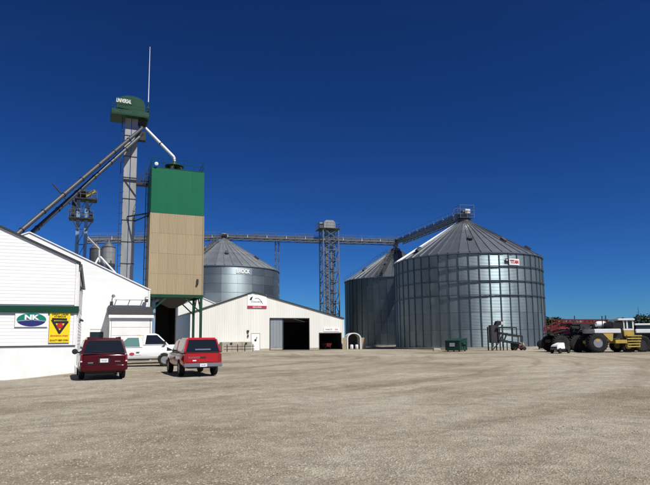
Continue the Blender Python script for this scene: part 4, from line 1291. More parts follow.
def grain_bin(name, label, px, Y, R, ze, zp, ncol, nrow, wall, stiff=True, hoops=(), group=None, bright=None, nroof=48, proof='bin_roof', low=3):
    c = at(px, HORIZON, Y)
    o = thing(name, label, 'grain bin', (c.x, Y, 0), 0, group)
    MB().lathe([(R + .35, -.3), (R + .35, .28), (R - .1, .28)], 64).build('foundation_ring', 'concrete', o)
    da = 2 * math.pi / ncol
    if hoops:                                            # a seam at every wind ring, the rest of the wall shared out below
        zs = [.28 + (min(hoops) - .28) * k / low for k in range(low)] + sorted(hoops) + [ze]
    else:
        zs = [.28 + (ze - .28) * k / nrow for k in range(nrow + 1)]
    def patch(r, h):
        n_ = 4
        vs, fs = [], []
        for i in range(n_ + 1):
            t = -da / 2 * .992 + da * .992 * i / n_
            vs += [(r * math.cos(t), r * math.sin(t), .012), (r * math.cos(t), r * math.sin(t), h - .012)]
        for i in range(n_):
            fs.append((2 * i, 2 * i + 2, 2 * i + 3, 2 * i + 1))
        m_ = MB().add(vs, fs)
        me = m_.mesh('wall_sheet', wall)
        me.shade_smooth()
        return me
    MB().lathe([(R - .05, .25), (R - .05, ze - .02)], 96).build('dark_backing', 'dark_steel', o, True)
    for za, zb_ in zip(zs, zs[1:]):
        pa_, pb_ = patch(R, zb_ - za), patch(R - .006, zb_ - za)
        for i in range(ncol):
            link('wall_sheet', pa_ if i % 2 else pb_, o, (0, 0, za), (0, 0, da * i + .03))
    if stiff:
        sm2 = MB().box(R + .001, R + .07, -.07, .07, .28, ze - .03).mesh('stiffener', 'stiffener')
        for i in range(ncol):
            link('stiffener', sm2, o, None, (0, 0, da * (i + .5) + .03))
    for z in hoops:
        MB().lathe([(R + .071, z - .06), (R + .17, z - .06), (R + .17, z + .06), (R + .071, z + .06)], 96, closed=True).build('wind_ring', 'stiffener', o, True)
    MB().lathe([(R + .02, ze - .10), (R + .12, ze - .10), (R + .12, ze), (R + .02, ze)], 96, closed=True).build('eave_ring', 'stiffener', o, True)
    bin_roof_panels(o, R, ze + .05, zp, nroof, proof, bright=bright)
    MB().lathe([(.95, zp - .12), (.95, zp + .25), (.5, zp + .5), (.25, zp + .6), (.25, zp + 1.0)], 20).build('peak_cap', 'mid_steel', o, True)
    return o, Vector((c.x, Y, 0))
def on_roof(R, ze, zp, az, f):
    """a point on the cone: az = angle, f = 0 at the peak to 1 at the eave"""
    r = .75 + (R + .18 - .75) * f
    return Vector((r * math.cos(az), r * math.sin(az), zp - (zp - ze - .05) * f))
def roof_vents(o, R, ze, zp, spots):
    for az, f in spots:
        p = on_roof(R, ze, zp, az, f)
        rx = Matrix.Rotation(az, 4, 'Z') @ Matrix.Rotation(math.atan((zp - ze) / R), 4, 'Y')
        v = MB().hexa([(-.35, -.3, -.05), (.35, -.3, -.05), (.35, .3, -.05), (-.35, .3, -.05)], [(-.3, -.28, .45), (.55, -.28, .35), (.55, .28, .35), (-.3, .28, .45)]).build('roof_vent', 'mid_steel', o)
        v.matrix_local = Matrix.Translation(p) @ rx

YB, RB = 81.0, 10.5
zeB = at(470, 252.5, YB - RB).z
zpB = at(468, 221.5, YB).z
hz = [at(470, y, YB - RB).z for y in (266.0, 280.5, 295.0)]
vaz = math.atan2(-YB, -at(469, HORIZON, YB).x)            # direction from the bin back to the camera
lefty = vaz - 1.12  # middle of the roof panels that carry the painted glint
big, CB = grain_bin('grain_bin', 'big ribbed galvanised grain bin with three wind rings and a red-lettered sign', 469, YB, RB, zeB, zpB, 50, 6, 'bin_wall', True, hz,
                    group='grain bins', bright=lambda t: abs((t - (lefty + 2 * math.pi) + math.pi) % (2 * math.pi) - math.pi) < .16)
roof_vents(big, RB, zeB, zpB, [(vaz - .80, .80), (vaz + .10, .62), (vaz + .75, .66), (vaz + 1.25, .80), (vaz - 2.2, .7), (vaz + 2.6, .7)])
Y2 = 110.0
far_bin, C2 = grain_bin('grain_bin', 'shaded ribbed grain bin with a roof stair behind the larger bin', 398, Y2, 10.3, at(398, 277.5, Y2 - 8).z, at(399, 250.5, Y2).z, 48, 6, 'bin_wall_shaded', True, (),
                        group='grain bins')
ze2b, zp2b = at(398, 277.5, Y2 - 8).z, at(399, 250.5, Y2).z
v2 = math.atan2(-Y2, -C2.x)
roof_vents(far_bin, 10.3, ze2b, zp2b, [(v2 - .9, .7), (v2 - .3, .55), (v2 + .6, .6)])
st = MB()
azs = v2 - .28
for s_ in (-.45, .45):
    sd = Vector((-math.sin(azs), math.cos(azs), 0)) * s_
    a, b = on_roof(10.3, ze2b, zp2b, azs, 1.0) + sd, on_roof(10.3, ze2b, zp2b, azs, .08) + sd
    for up in (.12, .6, 1.1):
        st.bar(a + Vector((0, 0, up)), b + Vector((0, 0, up)), .07)
    for k in range(12):
        c = a + (b - a) * (k / 11)
        st.bar(c, c + Vector((0, 0, 1.1)), .06)
for k in range(22):
    c = on_roof(10.3, ze2b, zp2b, azs, 1 - .92 * k / 21)
    sd = Vector((-math.sin(azs), math.cos(azs), 0)) * .45
    st.bar(c - sd + Vector((0, 0, .14)), c + sd + Vector((0, 0, .14)), .22, .05)
st.build('roof_stair', 'mid_steel', far_bin)
rr_ = MB()
for k in range(14):
    a = on_roof(10.3, ze2b, zp2b, v2 - math.pi / 2 + .05, 1 - .9 * k / 13)
    rr_.bar(a, a + Vector((0, 0, .9)), .05)
a, b = on_roof(10.3, ze2b, zp2b, v2 - math.pi / 2 + .05, 1), on_roof(10.3, ze2b, zp2b, v2 - math.pi / 2 + .05, .1)
rr_.bar(a + Vector((0, 0, .9)), b + Vector((0, 0, .9)), .05).bar(a + Vector((0, 0, .5)), b + Vector((0, 0, .5)), .04)
rr_.build('roof_rail', 'mid_steel', far_bin)
YK, RK = 105.5, 10.75
zeK, zpK = at(226, 265.0, YK - RK).z, at(222, 239.5, YK).z
brock, CK = grain_bin('grain_bin', 'plain ringed grain bin with white BROCK lettering behind the machine shed', 222, YK, RK, zeK, zpK, 24, 9, 'bin_wall_smooth', False, (),
                      group='grain bins', nroof=44, proof='bin_roof_pale')
vk = math.atan2(-YK, -CK.x)
roof_vents(brock, RK, zeK, zpK, [(vk + .10, .58), (vk + .95, .66), (vk - .7, .6)])
st = MB()
azs = vk - .55
for s_ in (-.4, .4):
    sd = Vector((-math.sin(azs), math.cos(azs), 0)) * s_
    a, b = on_roof(RK, zeK, zpK, azs, 1.0) + sd, on_roof(RK, zeK, zpK, azs, .08) + sd
    for up in (.12, .6, 1.0):
        st.bar(a + Vector((0, 0, up)), b + Vector((0, 0, up)), .07)
    for k in range(12):
        c = a + (b - a) * (k / 11)
        st.bar(c, c + Vector((0, 0, 1.0)), .06)
st.build('roof_stair', 'mid_steel', brock)
b_ = MB()
pl_ = Vector((math.cos(vk - .62), math.sin(vk - .62), 0)) * (RK + .3)
ladder(b_, pl_ + Vector((0, 0, .3)), pl_ + Vector((0, 0, zeK + .2)), Vector((-math.sin(vk - .62), math.cos(vk - .62), 0)), cage=False)
b_.build('ladder', 'galv_pale', brock)

def curved_letters(o, text, mat, R, az, z, width, height, out=.05):
    """letters bent round the bin wall"""
    ob = lettering(text, mat, width, height, o, Matrix.Identity(4), depth=.03, bold=.035)
    for v in ob.data.vertices:
        x, y, d = v.co
        t = az + x / R
        r = R + out + d
        v.co = (r * math.cos(t), r * math.sin(t), z + y)
    return ob
def az_of(C, R, px, py):
    """angle on a bin's wall that the pixel's ray meets, and the height"""
    d = ray(px, py)
    ox, oy = -C.x, -C.y
    A = d.x ** 2 + d.y ** 2
    B = 2 * (ox * d.x + oy * d.y)
    K = ox * ox + oy * oy - R * R
    t = (-B - math.sqrt(B * B - 4 * A * K)) / (2 * A)
    p = Vector((0, 0, EYE)) + d * t - C
    return math.atan2(p.y, p.x), p.z
aK, zK = az_of(CK, RK, 243.2, 271.3)
curved_letters(brock, 'BROCK', 'ink_white', RK, aK, zK, 2.5, .74)
aB, zB_ = az_of(CB, RB, 513.3, 262.0)
def curved_patch(R, a0, a1, z0, z1, t=.03, n=8):
    m_ = MB()
    vs, fs = [], []
    for i in range(n + 1):
        a = a0 + (a1 - a0) * i / n
        for r in (R, R + t):
            vs += [(r * math.cos(a), r * math.sin(a), z0), (r * math.cos(a), r * math.sin(a), z1)]
    for i in range(n):
        k = 4 * i
        fs += [(k, k + 4, k + 5, k + 1), (k + 2, k + 3, k + 7, k + 6), (k + 1, k + 5, k + 7, k + 3), (k, k + 2, k + 6, k + 4)]
    fs += [(0, 1, 3, 2), (4 * n, 4 * n + 2, 4 * n + 3, 4 * n + 1)]
    return m_.add(vs, fs)
ts = curved_patch(RB + .10, aB - .70 / RB, aB + .85 / RB, zB_ - .40, zB_ + .40).build('name_sign', 'ink_white', big)
ts['label'] = 'white name sign with red letters bent round the bin wall'
def sub_letters(par, text, mat, R, az, z, w, h):
    l_ = curved_letters(par, text, mat, R, az, z, w, h)
    return l_
sub_letters(ts, 'TITAN', 'ink_red', RB + .09, aB + .05 / RB, zB_ + .02, 1.30, .50)
mk = curved_patch(RB + .10, aB - 1.28 / RB, aB - .78 / RB, zB_ - .05, zB_ + .38).build('sign_mark', 'ink_black', big)
MB().add([((RB + .15) * math.cos(aB + x / RB), (RB + .15) * math.sin(aB + x / RB), zB_ + y) for x, y in ((-1.22, .30), (-1.05, .10), (-.84, .34), (-1.0, .24))], [(0, 1, 3), (1, 2, 3)]).build('mark_tick', 'ink_white', mk)

# conveyor lines
zcv = at(225, 237.5, YK).z
top_k = CK + Vector((0, 0, zcv))
top_2 = C2 + Vector((0, 0, at(400, 242.5, Y2).z))
catwalk('catwalk_conveyor', 'long level catwalk conveyor from the lettered bin across the lattice tower', top_k + Vector((.8, 0, 0)), top_2 + Vector((.4, 0, 0)))
catwalk('catwalk_conveyor', 'railed catwalk conveyor reaching from the shaded bin to the big bin peak', top_2 + Vector((.6, -.6, 0)), CB + Vector((-.2, .6, at(464, 216.0, YB).z)), w=.8)
lc = at(86, 240.5, 88)
catwalk('catwalk_conveyor', 'level catwalk conveyor passing behind the elevator and the square tank', lc, top_k + Vector((-.9, 0, -.05)))
# drive heads on the peaks
for C_, zz, nm, sc_ in ((CK, zcv, 'motor and discharge head on the peak of the lettered bin', .9), (C2, top_2.z, 'motor and discharge head on the peak of the shaded bin', .8), (CB, at(466, 216, YB).z, 'motor and discharge head on the peak of the big bin', .9)):
    hd = thing('drive_head', nm, 'drive head', C_ + Vector((0, 0, zz)), .3)
    MB().box(-.5 * sc_, .5 * sc_, -.5 * sc_, .5 * sc_, -.9, .95 * sc_).build('housing', 'galv', hd, bevel=.05)
    MB().lathe([(.05, -.45), (.24, -.40), (.26, .25), (.12, .4)], 12, 'x', (.2, -.85 * sc_, .5)).build('motor', 'mid_steel', hd, True)
    MB().box(-.3, .6, -1.1, -.5 * sc_ - .01, .05, .22).build('motor_bracket', 'dark_steel', hd)
    MB().tube((0, 0, -1.6), (0, 0, -.9), .28, 12).build('drop_pipe', 'galv', hd, True)
# cage of rails at the big bin's peak
pk = thing('peak_platform', 'railed square platform with a bright panel at the big bin peak', 'platform', CB + Vector((0, 0, zpB + .35)), .2)
MB().box(-1.1, 1.1, -1.1, 1.1, 0, .06).build('deck', 'mid_steel', pk)
g = MB()
for z in (.55, 1.1, 1.9):
    g.path([(-1.1, -1.1, z), (1.1, -1.1, z), (1.1, 1.1, z), (-1.1, 1.1, z), (-1.1, -1.1, z)], .035, 4)
for x in (-1.1, 0, 1.1):
    for y in (-1.1, 1.1):
        g.tube((x, y, 0), (x, y, 1.9 if x else 1.1), .04, 4)
g.build('guard_rail', 'galv', pk)
MB().box(-.2, .55, -1.0, -.9, .7, 1.35).build('lamp_panel', 'lamp_clear', pk)

# lattice tower with its own elevator
YT = 108.5
ct = at(330.0, HORIZON, YT)
tw = thing('lattice_tower', 'tall galvanised lattice tower with twin elevator trunks under the catwalk', 'tower', (ct.x, YT, 0), .25)
ztw = at(330, 230, YT).z
ht = 1.55
for sx in (-1, 1):
    for sy in (-1, 1):
        MB().bar((sx * ht, sy * ht, 0), (sx * ht, sy * ht, ztw), .20).build('tower_leg', 'galv', tw)
nb_ = 11
hzs = [ztw * k / nb_ for k in range(nb_ + 1)]
for k in range(nb_):
    a, b = hzs[k], hzs[k + 1]
    g = MB()
    for s_ in (-ht, ht):
        fl = 1 if k % 2 else -1
        g.bar((-ht * fl, s_, a), (ht * fl, s_, b), .10).bar((s_, -ht * fl, a), (s_, ht * fl, b), .10)
        g.bar((ht * fl, s_, a), (-ht * fl, s_, b), .07)
        g.bar((-ht, s_, b), (ht, s_, b), .10).bar((s_, -ht, b), (s_, ht, b), .10)
    g.build('bracing_bay', 'galv', tw)
elevator_trunk(tw, -.75, -.15, -.3, .3, .2, ztw + .6, 3.0, 'galv', 'mid_steel')
elevator_trunk(tw, .2, .8, -.3, .3, .2, ztw + .6, 3.0, 'galv', 'mid_steel')
b_ = MB()
ladder(b_, (-ht - .3, 0, .3), (-ht - .3, 0, ztw), (0, 1, 0), cage=True)
tag(b_.build('ladder', 'galv', tw), kind='stuff')
b_ = MB()
zpf = ztw
MB().box(-2.3, 2.0, -1.9, 1.9, zpf, zpf + .10).build('platform', 'mid_steel', tw)
for z in (.55, 1.1):
    b_.path([(-2.3, -1.9, zpf + z), (2.0, -1.9, zpf + z), (2.0, 1.9, zpf + z), (-2.3, 1.9, zpf + z), (-2.3, -1.9, zpf + z)], .04, 4)
for x in (-2.3, -.9, .6, 2.0):
    for y in (-1.9, 1.9):
        b_.tube((x, y, zpf), (x, y, zpf + 1.1), .04, 4)
tag(b_.build('guard_rail', 'mid_steel', tw), kind='stuff')
zh0, zh1 = zpf + .3, at(331, 220.5, YT).z
MB().prism([(1.25, -.45, zh0), (1.25, -.45, zh1 - .5), (.85, -.45, zh1), (-.65, -.45, zh1), (-1.1, -.45, zh1 - .5), (-1.1, -.45, zh0)], (0, .9, 0)).build('elevator_head', 'trunk', tw)
MB().lathe([(.05, -.45), (.3, -.40), (.32, .25), (.15, .4)], 12, 'x', (-1.6, 0, zh0 + .9)).box(-2.0, -1.2, -.3, .3, zpf + .1, zh0 + .55).build('motor', 'mid_steel', tw, True)
# thin lattice post by the lettered bin, holding the catwalk
YP = 108.0
cp = at(277.2, HORIZON, YP - 1)
lp = thing('catwalk_support', 'slim lattice post holding the catwalk beside the lettered bin', 'post', (cp.x, YP - 1.0, 0), .25)
zlp = at(277, 241.2, YP - 1).z
for sx in (-.35, .35):
    for sy in (-.35, .35):
        MB().bar((sx, sy, 0), (sx, sy, zlp), .09).build('corner_bar', 'mid_steel', lp)
g = MB()
for k in range(20):
    a, b = zlp * k / 20, zlp * (k + 1) / 20
    s_ = 1 if k % 2 else -1
    for y in (-.35, .35):
        g.bar((-.35 * s_, y, a), (.35 * s_, y, b), .05)
        g.bar((y, -.35 * s_, a), (y, .35 * s_, b), .05)
tag(g.build('lacing', 'mid_steel', lp), kind='stuff')

# ================================================================ distributor tower behind the warehouse
YD = 69.0
cd = at(77.6, HORIZON, YD)
dt = thing('distributor_tower', 'narrow blue-grey steel tower with two railed decks behind the warehouse', 'tower', (cd.x, YD, 0), ROT)
zd1, zd2, zd3 = at(80, 199.5, YD).z, at(80, 219, YD).z, at(80, 189.5, YD).z
for x in (-.55, .40):
    MB().box(x - .20, x + .20, -.25, .25, 0, zd1 - .1).build('column', 'blue_steel', dt)
g = MB()
for k in range(9):
    z = zd1 * (k + 1) / 10
    g.bar((-.35, -.1, z), (.2, -.1, z), .10)
    g.bar((-.5, -.28, z), (.35, -.28, z + zd1 / 10), .07)
g.build('rung_bars', 'mid_steel', dt)
MB().box(-1.35, -.85, -.5, .5, zd2, zd1 - .3).build('control_box', 'dark_steel', dt)
MB().box(.75, 1.15, -.9, .3, zd2, zd2 + .8).build('motor', 'dark_steel', dt, bevel=.05)
for x in (-1.15, 1.05):
    MB().bar((x, .3, zd2 - .1), (x * .4, .3, zd1 - .1), .12).build('hanger', 'dark_steel', dt)
for z, x0, x1 in ((zd1, -1.0, 1.6), (zd2, -1.6, 1.25)):
    dk = MB().box(x0, x1, -1.0, 1.0, z - .15, z).build('deck', 'dark_steel', dt)
    g = MB()
    for zz in (.5, 1.0):
        g.path([(x0, -1, z + zz), (x1, -1, z + zz), (x1, 1, z + zz), (x0, 1, z + zz), (x0, -1, z + zz)], .045, 4)
    for k in range(5):
        x = x0 + (x1 - x0) * k / 4
        for y in (-1, 1):
            g.tube((x, y, z), (x, y, z + 1), .045, 4)
    tag(g.build('guard_rail', 'mid_steel', dk), kind='stuff')
    for s_ in (-1, 1):
        MB().bar((.4 * s_, -.3, z - 1.5), (1.3 * s_, -.9, z - .1), .12).build('brace', 'mid_steel', dt)
MB().lathe([(.25, zd1), (.9, zd1 + .7), (.95, zd3 - .5), (.35, zd3)], 16, 'z', (-.2, 0, 0)).build('distributor_drum', 'dark_steel', dt, True)
MB().bar((.35, -.5, zd1 + .35), (1.35, -.9, zd1 + 1.0), .30, .35).build('yellow_motor_guard', 'ag_yellow', dt)
p0_ = at(53, 184, YD - 1.0)
MB().tube(p0_ - Vector((cd.x, YD, 0)), at(70, 204, YD - 1.0) - Vector((cd.x, YD, 0)), .10, 8).build('boom', 'dark_steel', dt).matrix_local = Matrix.Rotation(-ROT, 4, 'Z')

# small hopper bins behind the warehouse, with their spouts
for k, (px, Y, rpx, py0, py1, lab) in enumerate(((105.2, 78, 6.6, 242, 285, 'small pale cylindrical hopper bin with a cone roof beyond the warehouse'), (92.5, 84, 6.0, 244, 285, 'darker small cylindrical hopper bin partly behind the pale hopper bin'))):
    c = at(px, HORIZON, Y)
    R = rpx / F_PX * Y
    z1, z0 = at(px, py0, Y).z, at(px, 264, Y).z
    hb = thing('hopper_bin', lab, 'hopper bin', (c.x, Y, 0), 0, 'small hopper bins')
    n_ = 12
    for j in range(3):
        for i in range(n_):
            t0, t1 = 2 * math.pi * i / n_ + .01, 2 * math.pi * (i + 1) / n_ - .01
            h0, h1 = z0 + (z1 - .8 - z0) * j / 3 + .01, z0 + (z1 - .8 - z0) * (j + 1) / 3 - .01
            m_ = MB()
            tt = [t0 + (t1 - t0) * q / 3 for q in range(4)]
            m_.add([(R * math.cos(t), R * math.sin(t), h) for t in tt for h in (h0, h1)], [(2 * q, 2 * q + 2, 2 * q + 3, 2 * q + 1) for q in range(3)])
            m_.build('wall_sheet', 'trunk' if k == 0 else 'mid_steel', hb)
    MB().lathe([(R - .03, z0), (R - .03, z1 - .8)], 24).build('dark_backing', 'dark_steel', hb, True)
    MB().lathe([(R + .08, z1 - .8), (R * .5, z1 - .25), (.2, z1), (.2, z1 + .3)], 24).build('roof', 'galv', hb, True)
    MB().lathe([(.25, z0 - R * 1.2), (R, z0)], 24).build('hopper_cone', 'galv', hb, True)
    for i in range(4):
        t = math.pi / 4 + math.pi / 2 * i
        MB().bar((R * .98 * math.cos(t), R * .98 * math.sin(t), 0), (R * .98 * math.cos(t), R * .98 * math.sin(t), z0 + .4), .16).build('leg', 'mid_steel', hb)
spout('grain_spout', 'bright white spout slanting down from the distributor tower to the hopper bins', [at(82.5, 232.5, YD + 1), at(99, 249, 74), at(99.3, 262, 74.5)], .13, 'ag_white', False)
spout('grain_spout', 'white spout leg running down right beyond the warehouse roof', [at(100.5, 257, 73), at(119, 277, 72)], .13, 'ag_white', False)
spout('grain_spout', 'short white spout leg running steeply down behind the warehouse roof', [at(100, 257, 73.4), at(111, 277, 72.5)], .13, 'ag_white', False)
spout('grain_spout', 'short white spout leg leaning left behind the warehouse roof', [at(98.5, 258, 73.8), at(93, 268, 73)], .13, 'ag_white', False)

# ================================================================ vehicles
def ground_at(px, py):
    d = ray(px, py)
    t = -EYE / d.z
    p = Vector((0, 0, EYE)) + d * t
    for _ in range(6):
        t = (gz(p.x, p.y) - EYE) / d.z
        p = Vector((0, 0, EYE)) + d * t
    return p
def section(y, w, zb, zt, crown=.03):
    h = zt - zb
    half = [(0, zb), (.78 * w, zb), (.93 * w, zb + .07 * h), (.985 * w, zb + .22 * h), (w, zb + .50 * h), (.985 * w, zb + .80 * h), (.95 * w, zb + .94 * h), (.86 * w, zt), (0, zt + crown)]
    full = half + [(-x, z) for x, z in reversed(half[1:-1])]
    return [(x, y, z) for x, z in full]
def loft(secs):
    m_ = MB()
    n_ = len(secs[0])
    vs = [p for s_ in secs for p in s_]
    fs = [tuple(range(n_)), tuple((len(secs) - 1) * n_ + i for i in range(n_ - 1, -1, -1))]
    for k in range(len(secs) - 1):
        for i in range(n_):
            j = (i + 1) % n_
            fs.append((k * n_ + i, (k + 1) * n_ + i, (k + 1) * n_ + j, k * n_ + j))
    return m_.add(vs, fs)
def carve(o, cutters):
    """cut shapes (meshes in the same local frame) out of o"""
    tmp = []
    for c in cutters:
        t = bpy.data.objects.new('cutter', c)
        COL.objects.link(t)
        m_ = o.modifiers.new('cut', 'BOOLEAN')
        m_.operation = 'DIFFERENCE'
        m_.solver = 'EXACT'
        m_.object = t
        tmp.append(t)
    par, o.parent = o.parent, None
    bpy.context.view_layer.update()
    dg = bpy.context.evaluated_depsgraph_get()
    me = bpy.data.meshes.new_from_object(o.evaluated_get(dg))
    o.modifiers.clear()
    o.data = me
    o.parent = par
    for t in tmp:
        bpy.data.objects.remove(t)
    me.shade_smooth()
    me.set_sharp_from_angle(angle=math.radians(32))
class Cab:
    """a glazed upper body: bottom and top rectangles; its four sides are planes that windows can be laid on"""
    def __init__(s, z0, z1, yb0, yb1, yt0, yt1, wb, wt):
        s.z0, s.z1, s.yb0, s.yb1, s.yt0, s.yt1, s.wb, s.wt = z0, z1, yb0, yb1, yt0, yt1, wb, wt
    def solid(s, name, mat, parent, bevel=.07):
        m_ = MB().hexa([(-s.wb, s.yb0, s.z0), (s.wb, s.yb0, s.z0), (s.wb, s.yb1, s.z0), (-s.wb, s.yb1, s.z0)], [(-s.wt, s.yt0, s.z1), (s.wt, s.yt0, s.z1), (s.wt, s.yt1, s.z1), (-s.wt, s.yt1, s.z1)])
        return m_.build(name, mat, parent, True, bevel)
    def f(s, z):
        return (z - s.z0) / (s.z1 - s.z0)
    def sx(s, z):
        return s.wb + (s.wt - s.wb) * s.f(z)
    def yr(s, z):
        return s.yb0 + (s.yt0 - s.yb0) * s.f(z)
    def yf(s, z):
        return s.yb1 + (s.yt1 - s.yb1) * s.f(z)
    def side(s, side, poly, name, mat, parent, out=.006, t=.012):
        pts = [(side * (s.sx(z) + out - t), y, z) for y, z in poly]
        if side < 0:
            pts = list(reversed(pts))
        return MB().prism(pts, (side * t, 0, 0)).build(name, mat, parent)
    def end(s, rear, poly, name, mat, parent, out=.006, t=.012):
        g = s.yr if rear else s.yf
        d = -1 if rear else 1
        pts = [(x, g(z) + d * (out - t), z) for x, z in poly]
        if not rear:
            pts = list(reversed(pts))
        return MB().prism(pts, (0, d * t, 0)).build(name, mat, parent)
def wheel(parent, x, y, r, w, rim='rim', spokes=5, hub=.62):
    side = 1 if x > 0 else -1
    o = MB().lathe([(r * .60, -w / 2 + .01), (r * .90, -w / 2), (r * .985, -w / 2 + .03), (r, -w / 4), (r, w / 4), (r * .985, w / 2 - .03), (r * .90, w / 2), (r * .60, w / 2 - .01)], 32, 'x', (x, y, r), closed=True).build('wheel', 'rubber', parent, True)
    xo = x + side * (w / 2 - .035)
    MB().lathe([(r * .61, side * .02), (r * .55, -side * .01), (r * .52, -side * .05), (r * .16, side * .0), (r * .14, side * .03), (0.001, side * .03)], 24, 'x', (xo, y, r)).build('rim', rim, o, True)
    for k in range(spokes):
        t = 2 * math.pi * k / spokes
        MB().bar((xo + side * .004, y + r * .14 * math.sin(t), r + r * .14 * math.cos(t)), (xo + side * .004, y + r * .56 * math.sin(t), r + r * .56 * math.cos(t)), .06, .04).build('spoke', rim, o)
    return o
def arches(axles, r, w, half):
    return [MB().lathe([(r * 1.16, -w), (r * 1.16, w)], 28, 'x', (s_ * half, y, r * 1.02)).mesh('cut', None) for y in axles for s_ in (-1, 1)]

# ---------------------------------------------------------------- maroon minivan
def minivan():
    rz = math.atan(.475)
    p = ground_at(102.2, 378.8)
    d = Vector((-math.sin(rz), math.cos(rz), 0))
    o = thing('minivan', 'dark maroon minivan with tinted rear window parked by the farm store', 'minivan', p + d * 1.72, rz)
    body = loft([section(*q) for q in ((-2.50, .86, .40, .98), (-2.47, .92, .33, 1.02), (-2.2, .945, .29, 1.04), (-1.2, .955, .27, 1.04), (0, .955, .26, 1.04), (1.0, .955, .26, 1.03), (1.6, .945, .27, 1.0), (2.1, .92, .30, .92), (2.42, .84, .34, .82), (2.55, .66, .40, .72))]).build('body', 'maroon', o, True)
    carve(body, arches((-1.52, 1.50), .345, .18, .93))
    cab = Cab(1.0, 1.74, -2.47, 1.62, -2.16, .20, .925, .735)
    g = cab.solid('cabin', 'maroon', o, .075)
    rw = cab.end(True, [(-.76, 1.10), (.76, 1.10), (.80, 1.16), (.655, 1.60), (.60, 1.63), (-.60, 1.63), (-.655, 1.60), (-.80, 1.16)], 'rear_window', 'car_glass', o)
    MB().bar((.05, cab.yr(1.13) - .02, 1.13), (-.50, cab.yr(1.20) - .02, 1.20), .02).build('wiper', 'black_plastic', rw)
    for s_ in (-1, 1):
        cab.side(s_, [(-2.05, 1.12), (-.95, 1.12), (-.95, 1.60), (-1.85, 1.60)], 'side_window', 'car_glass', o)
        cab.side(s_, [(-.88, 1.12), (.20, 1.12), (.20, 1.60), (-.88, 1.60)], 'side_window', 'car_glass', o)
        cab.side(s_, [(.27, 1.12), (1.20, 1.12), (.36, 1.60), (.27, 1.60)], 'side_window', 'car_glass', o)
        m_ = MB().lathe([(.02, -.06), (.11, -.05), (.13, .02), (.09, .07), (.02, .08)], 14, 'y', (s_ * 1.06, 1.0, 1.13)).bar((s_ * .90, 1.02, 1.08), (s_ * 1.0, 1.0, 1.12), .07).build('mirror', 'black_plastic', o, True)
        tl = MB().hexa([(s_ * .83, -2.512, .72), (s_ * .935, -2.49, .72), (s_ * .935, -2.40, .72), (s_ * .83, -2.40, .72)], [(s_ * .85, -2.50, 1.06), (s_ * .915, -2.47, 1.06), (s_ * .915, -2.38, 1.06), (s_ * .85, -2.38, 1.06)]).build('tail_light', 'tail_red', o, bevel=.012)
        MB().box(min(s_ * .84, s_ * .915), max(s_ * .84, s_ * .915), -2.518, -2.50, .75, .80).build('reverse_lamp', 'lamp_clear', tl)
        MB().tube((s_ * .62, -2.0, 1.755), (s_ * .62, -.3, 1.755), .022, 8).box(s_ * .62 - .04, s_ * .62 + .04, -2.12, -1.96, 1.72, 1.785).build('roof_rail', 'black_plastic', o, True)
        MB().box(min(s_ * .60, s_ * .80), max(s_ * .60, s_ * .80), -2.51, -2.50, .53, .57).build('reflector', 'tail_red', o)
        MB().hexa([(s_ * .55, 2.44, .60), (s_ * .80, 2.38, .60), (s_ * .80, 2.5, .60), (s_ * .55, 2.56, .60)], [(s_ * .55, 2.40, .76), (s_ * .80, 2.32, .76), (s_ * .80, 2.44, .76), (s_ * .55, 2.50, .76)]).build('headlight', 'lamp_clear', o)
    cab.end(False, [(-.78, 1.08), (.78, 1.08), (.64, 1.64), (-.64, 1.64)], 'windshield', 'car_glass', o)
    bp = loft([section(-2.61, .78, .40, .60, .005), section(-2.575, .90, .36, .63, .005), section(-2.44, .95, .35, .645, .005)]).build('bumper', 'maroon', o, True)
    MB().box(-.72, .72, -2.60, -2.50, .638, .648).build('step_pad', 'black_plastic', bp)
    hatch = MB().box(-.78, .78, -2.506, -2.47, .66, 1.00).build('tailgate', 'maroon', o, True, .02)
    MB().box(-.22, .22, -2.513, -2.506, .70, .90).build('plate_recess', 'black_plastic', hatch)
    pt = MB().box(-.155, .155, -2.520, -2.5135, .72, .875).build('number_plate', 'plate', o)
    lettering('742 KLP', 'ink_grey', .22, .07, pt, facing(0, -2.5205, .80), depth=.004)
    MB().box(-.62, -.42, -2.512, -2.5065, .69, .735).build('badge', 'chrome', hatch)
    MB().box(.42, .64, -2.512, -2.5065, .74, .775).build('badge', 'chrome', hatch)
    MB().box(-.30, .30, -2.52, -2.5065, .935, .975).build('tailgate_handle', 'maroon', hatch)
    MB().tube((.55, -2.62, .27), (.55, -2.2, .29), .035, 10).build('exhaust_pipe', 'chrome', o, True)
    for y in (-1.52, 1.50):
        for s_ in (-1, 1):
            wheel(o, s_ * .82, y, .345, .22)
    MB().box(-.7, .7, -2.3, 2.2, .24, .32).build('underbody', 'black_plastic', o)
    return o
minivan()

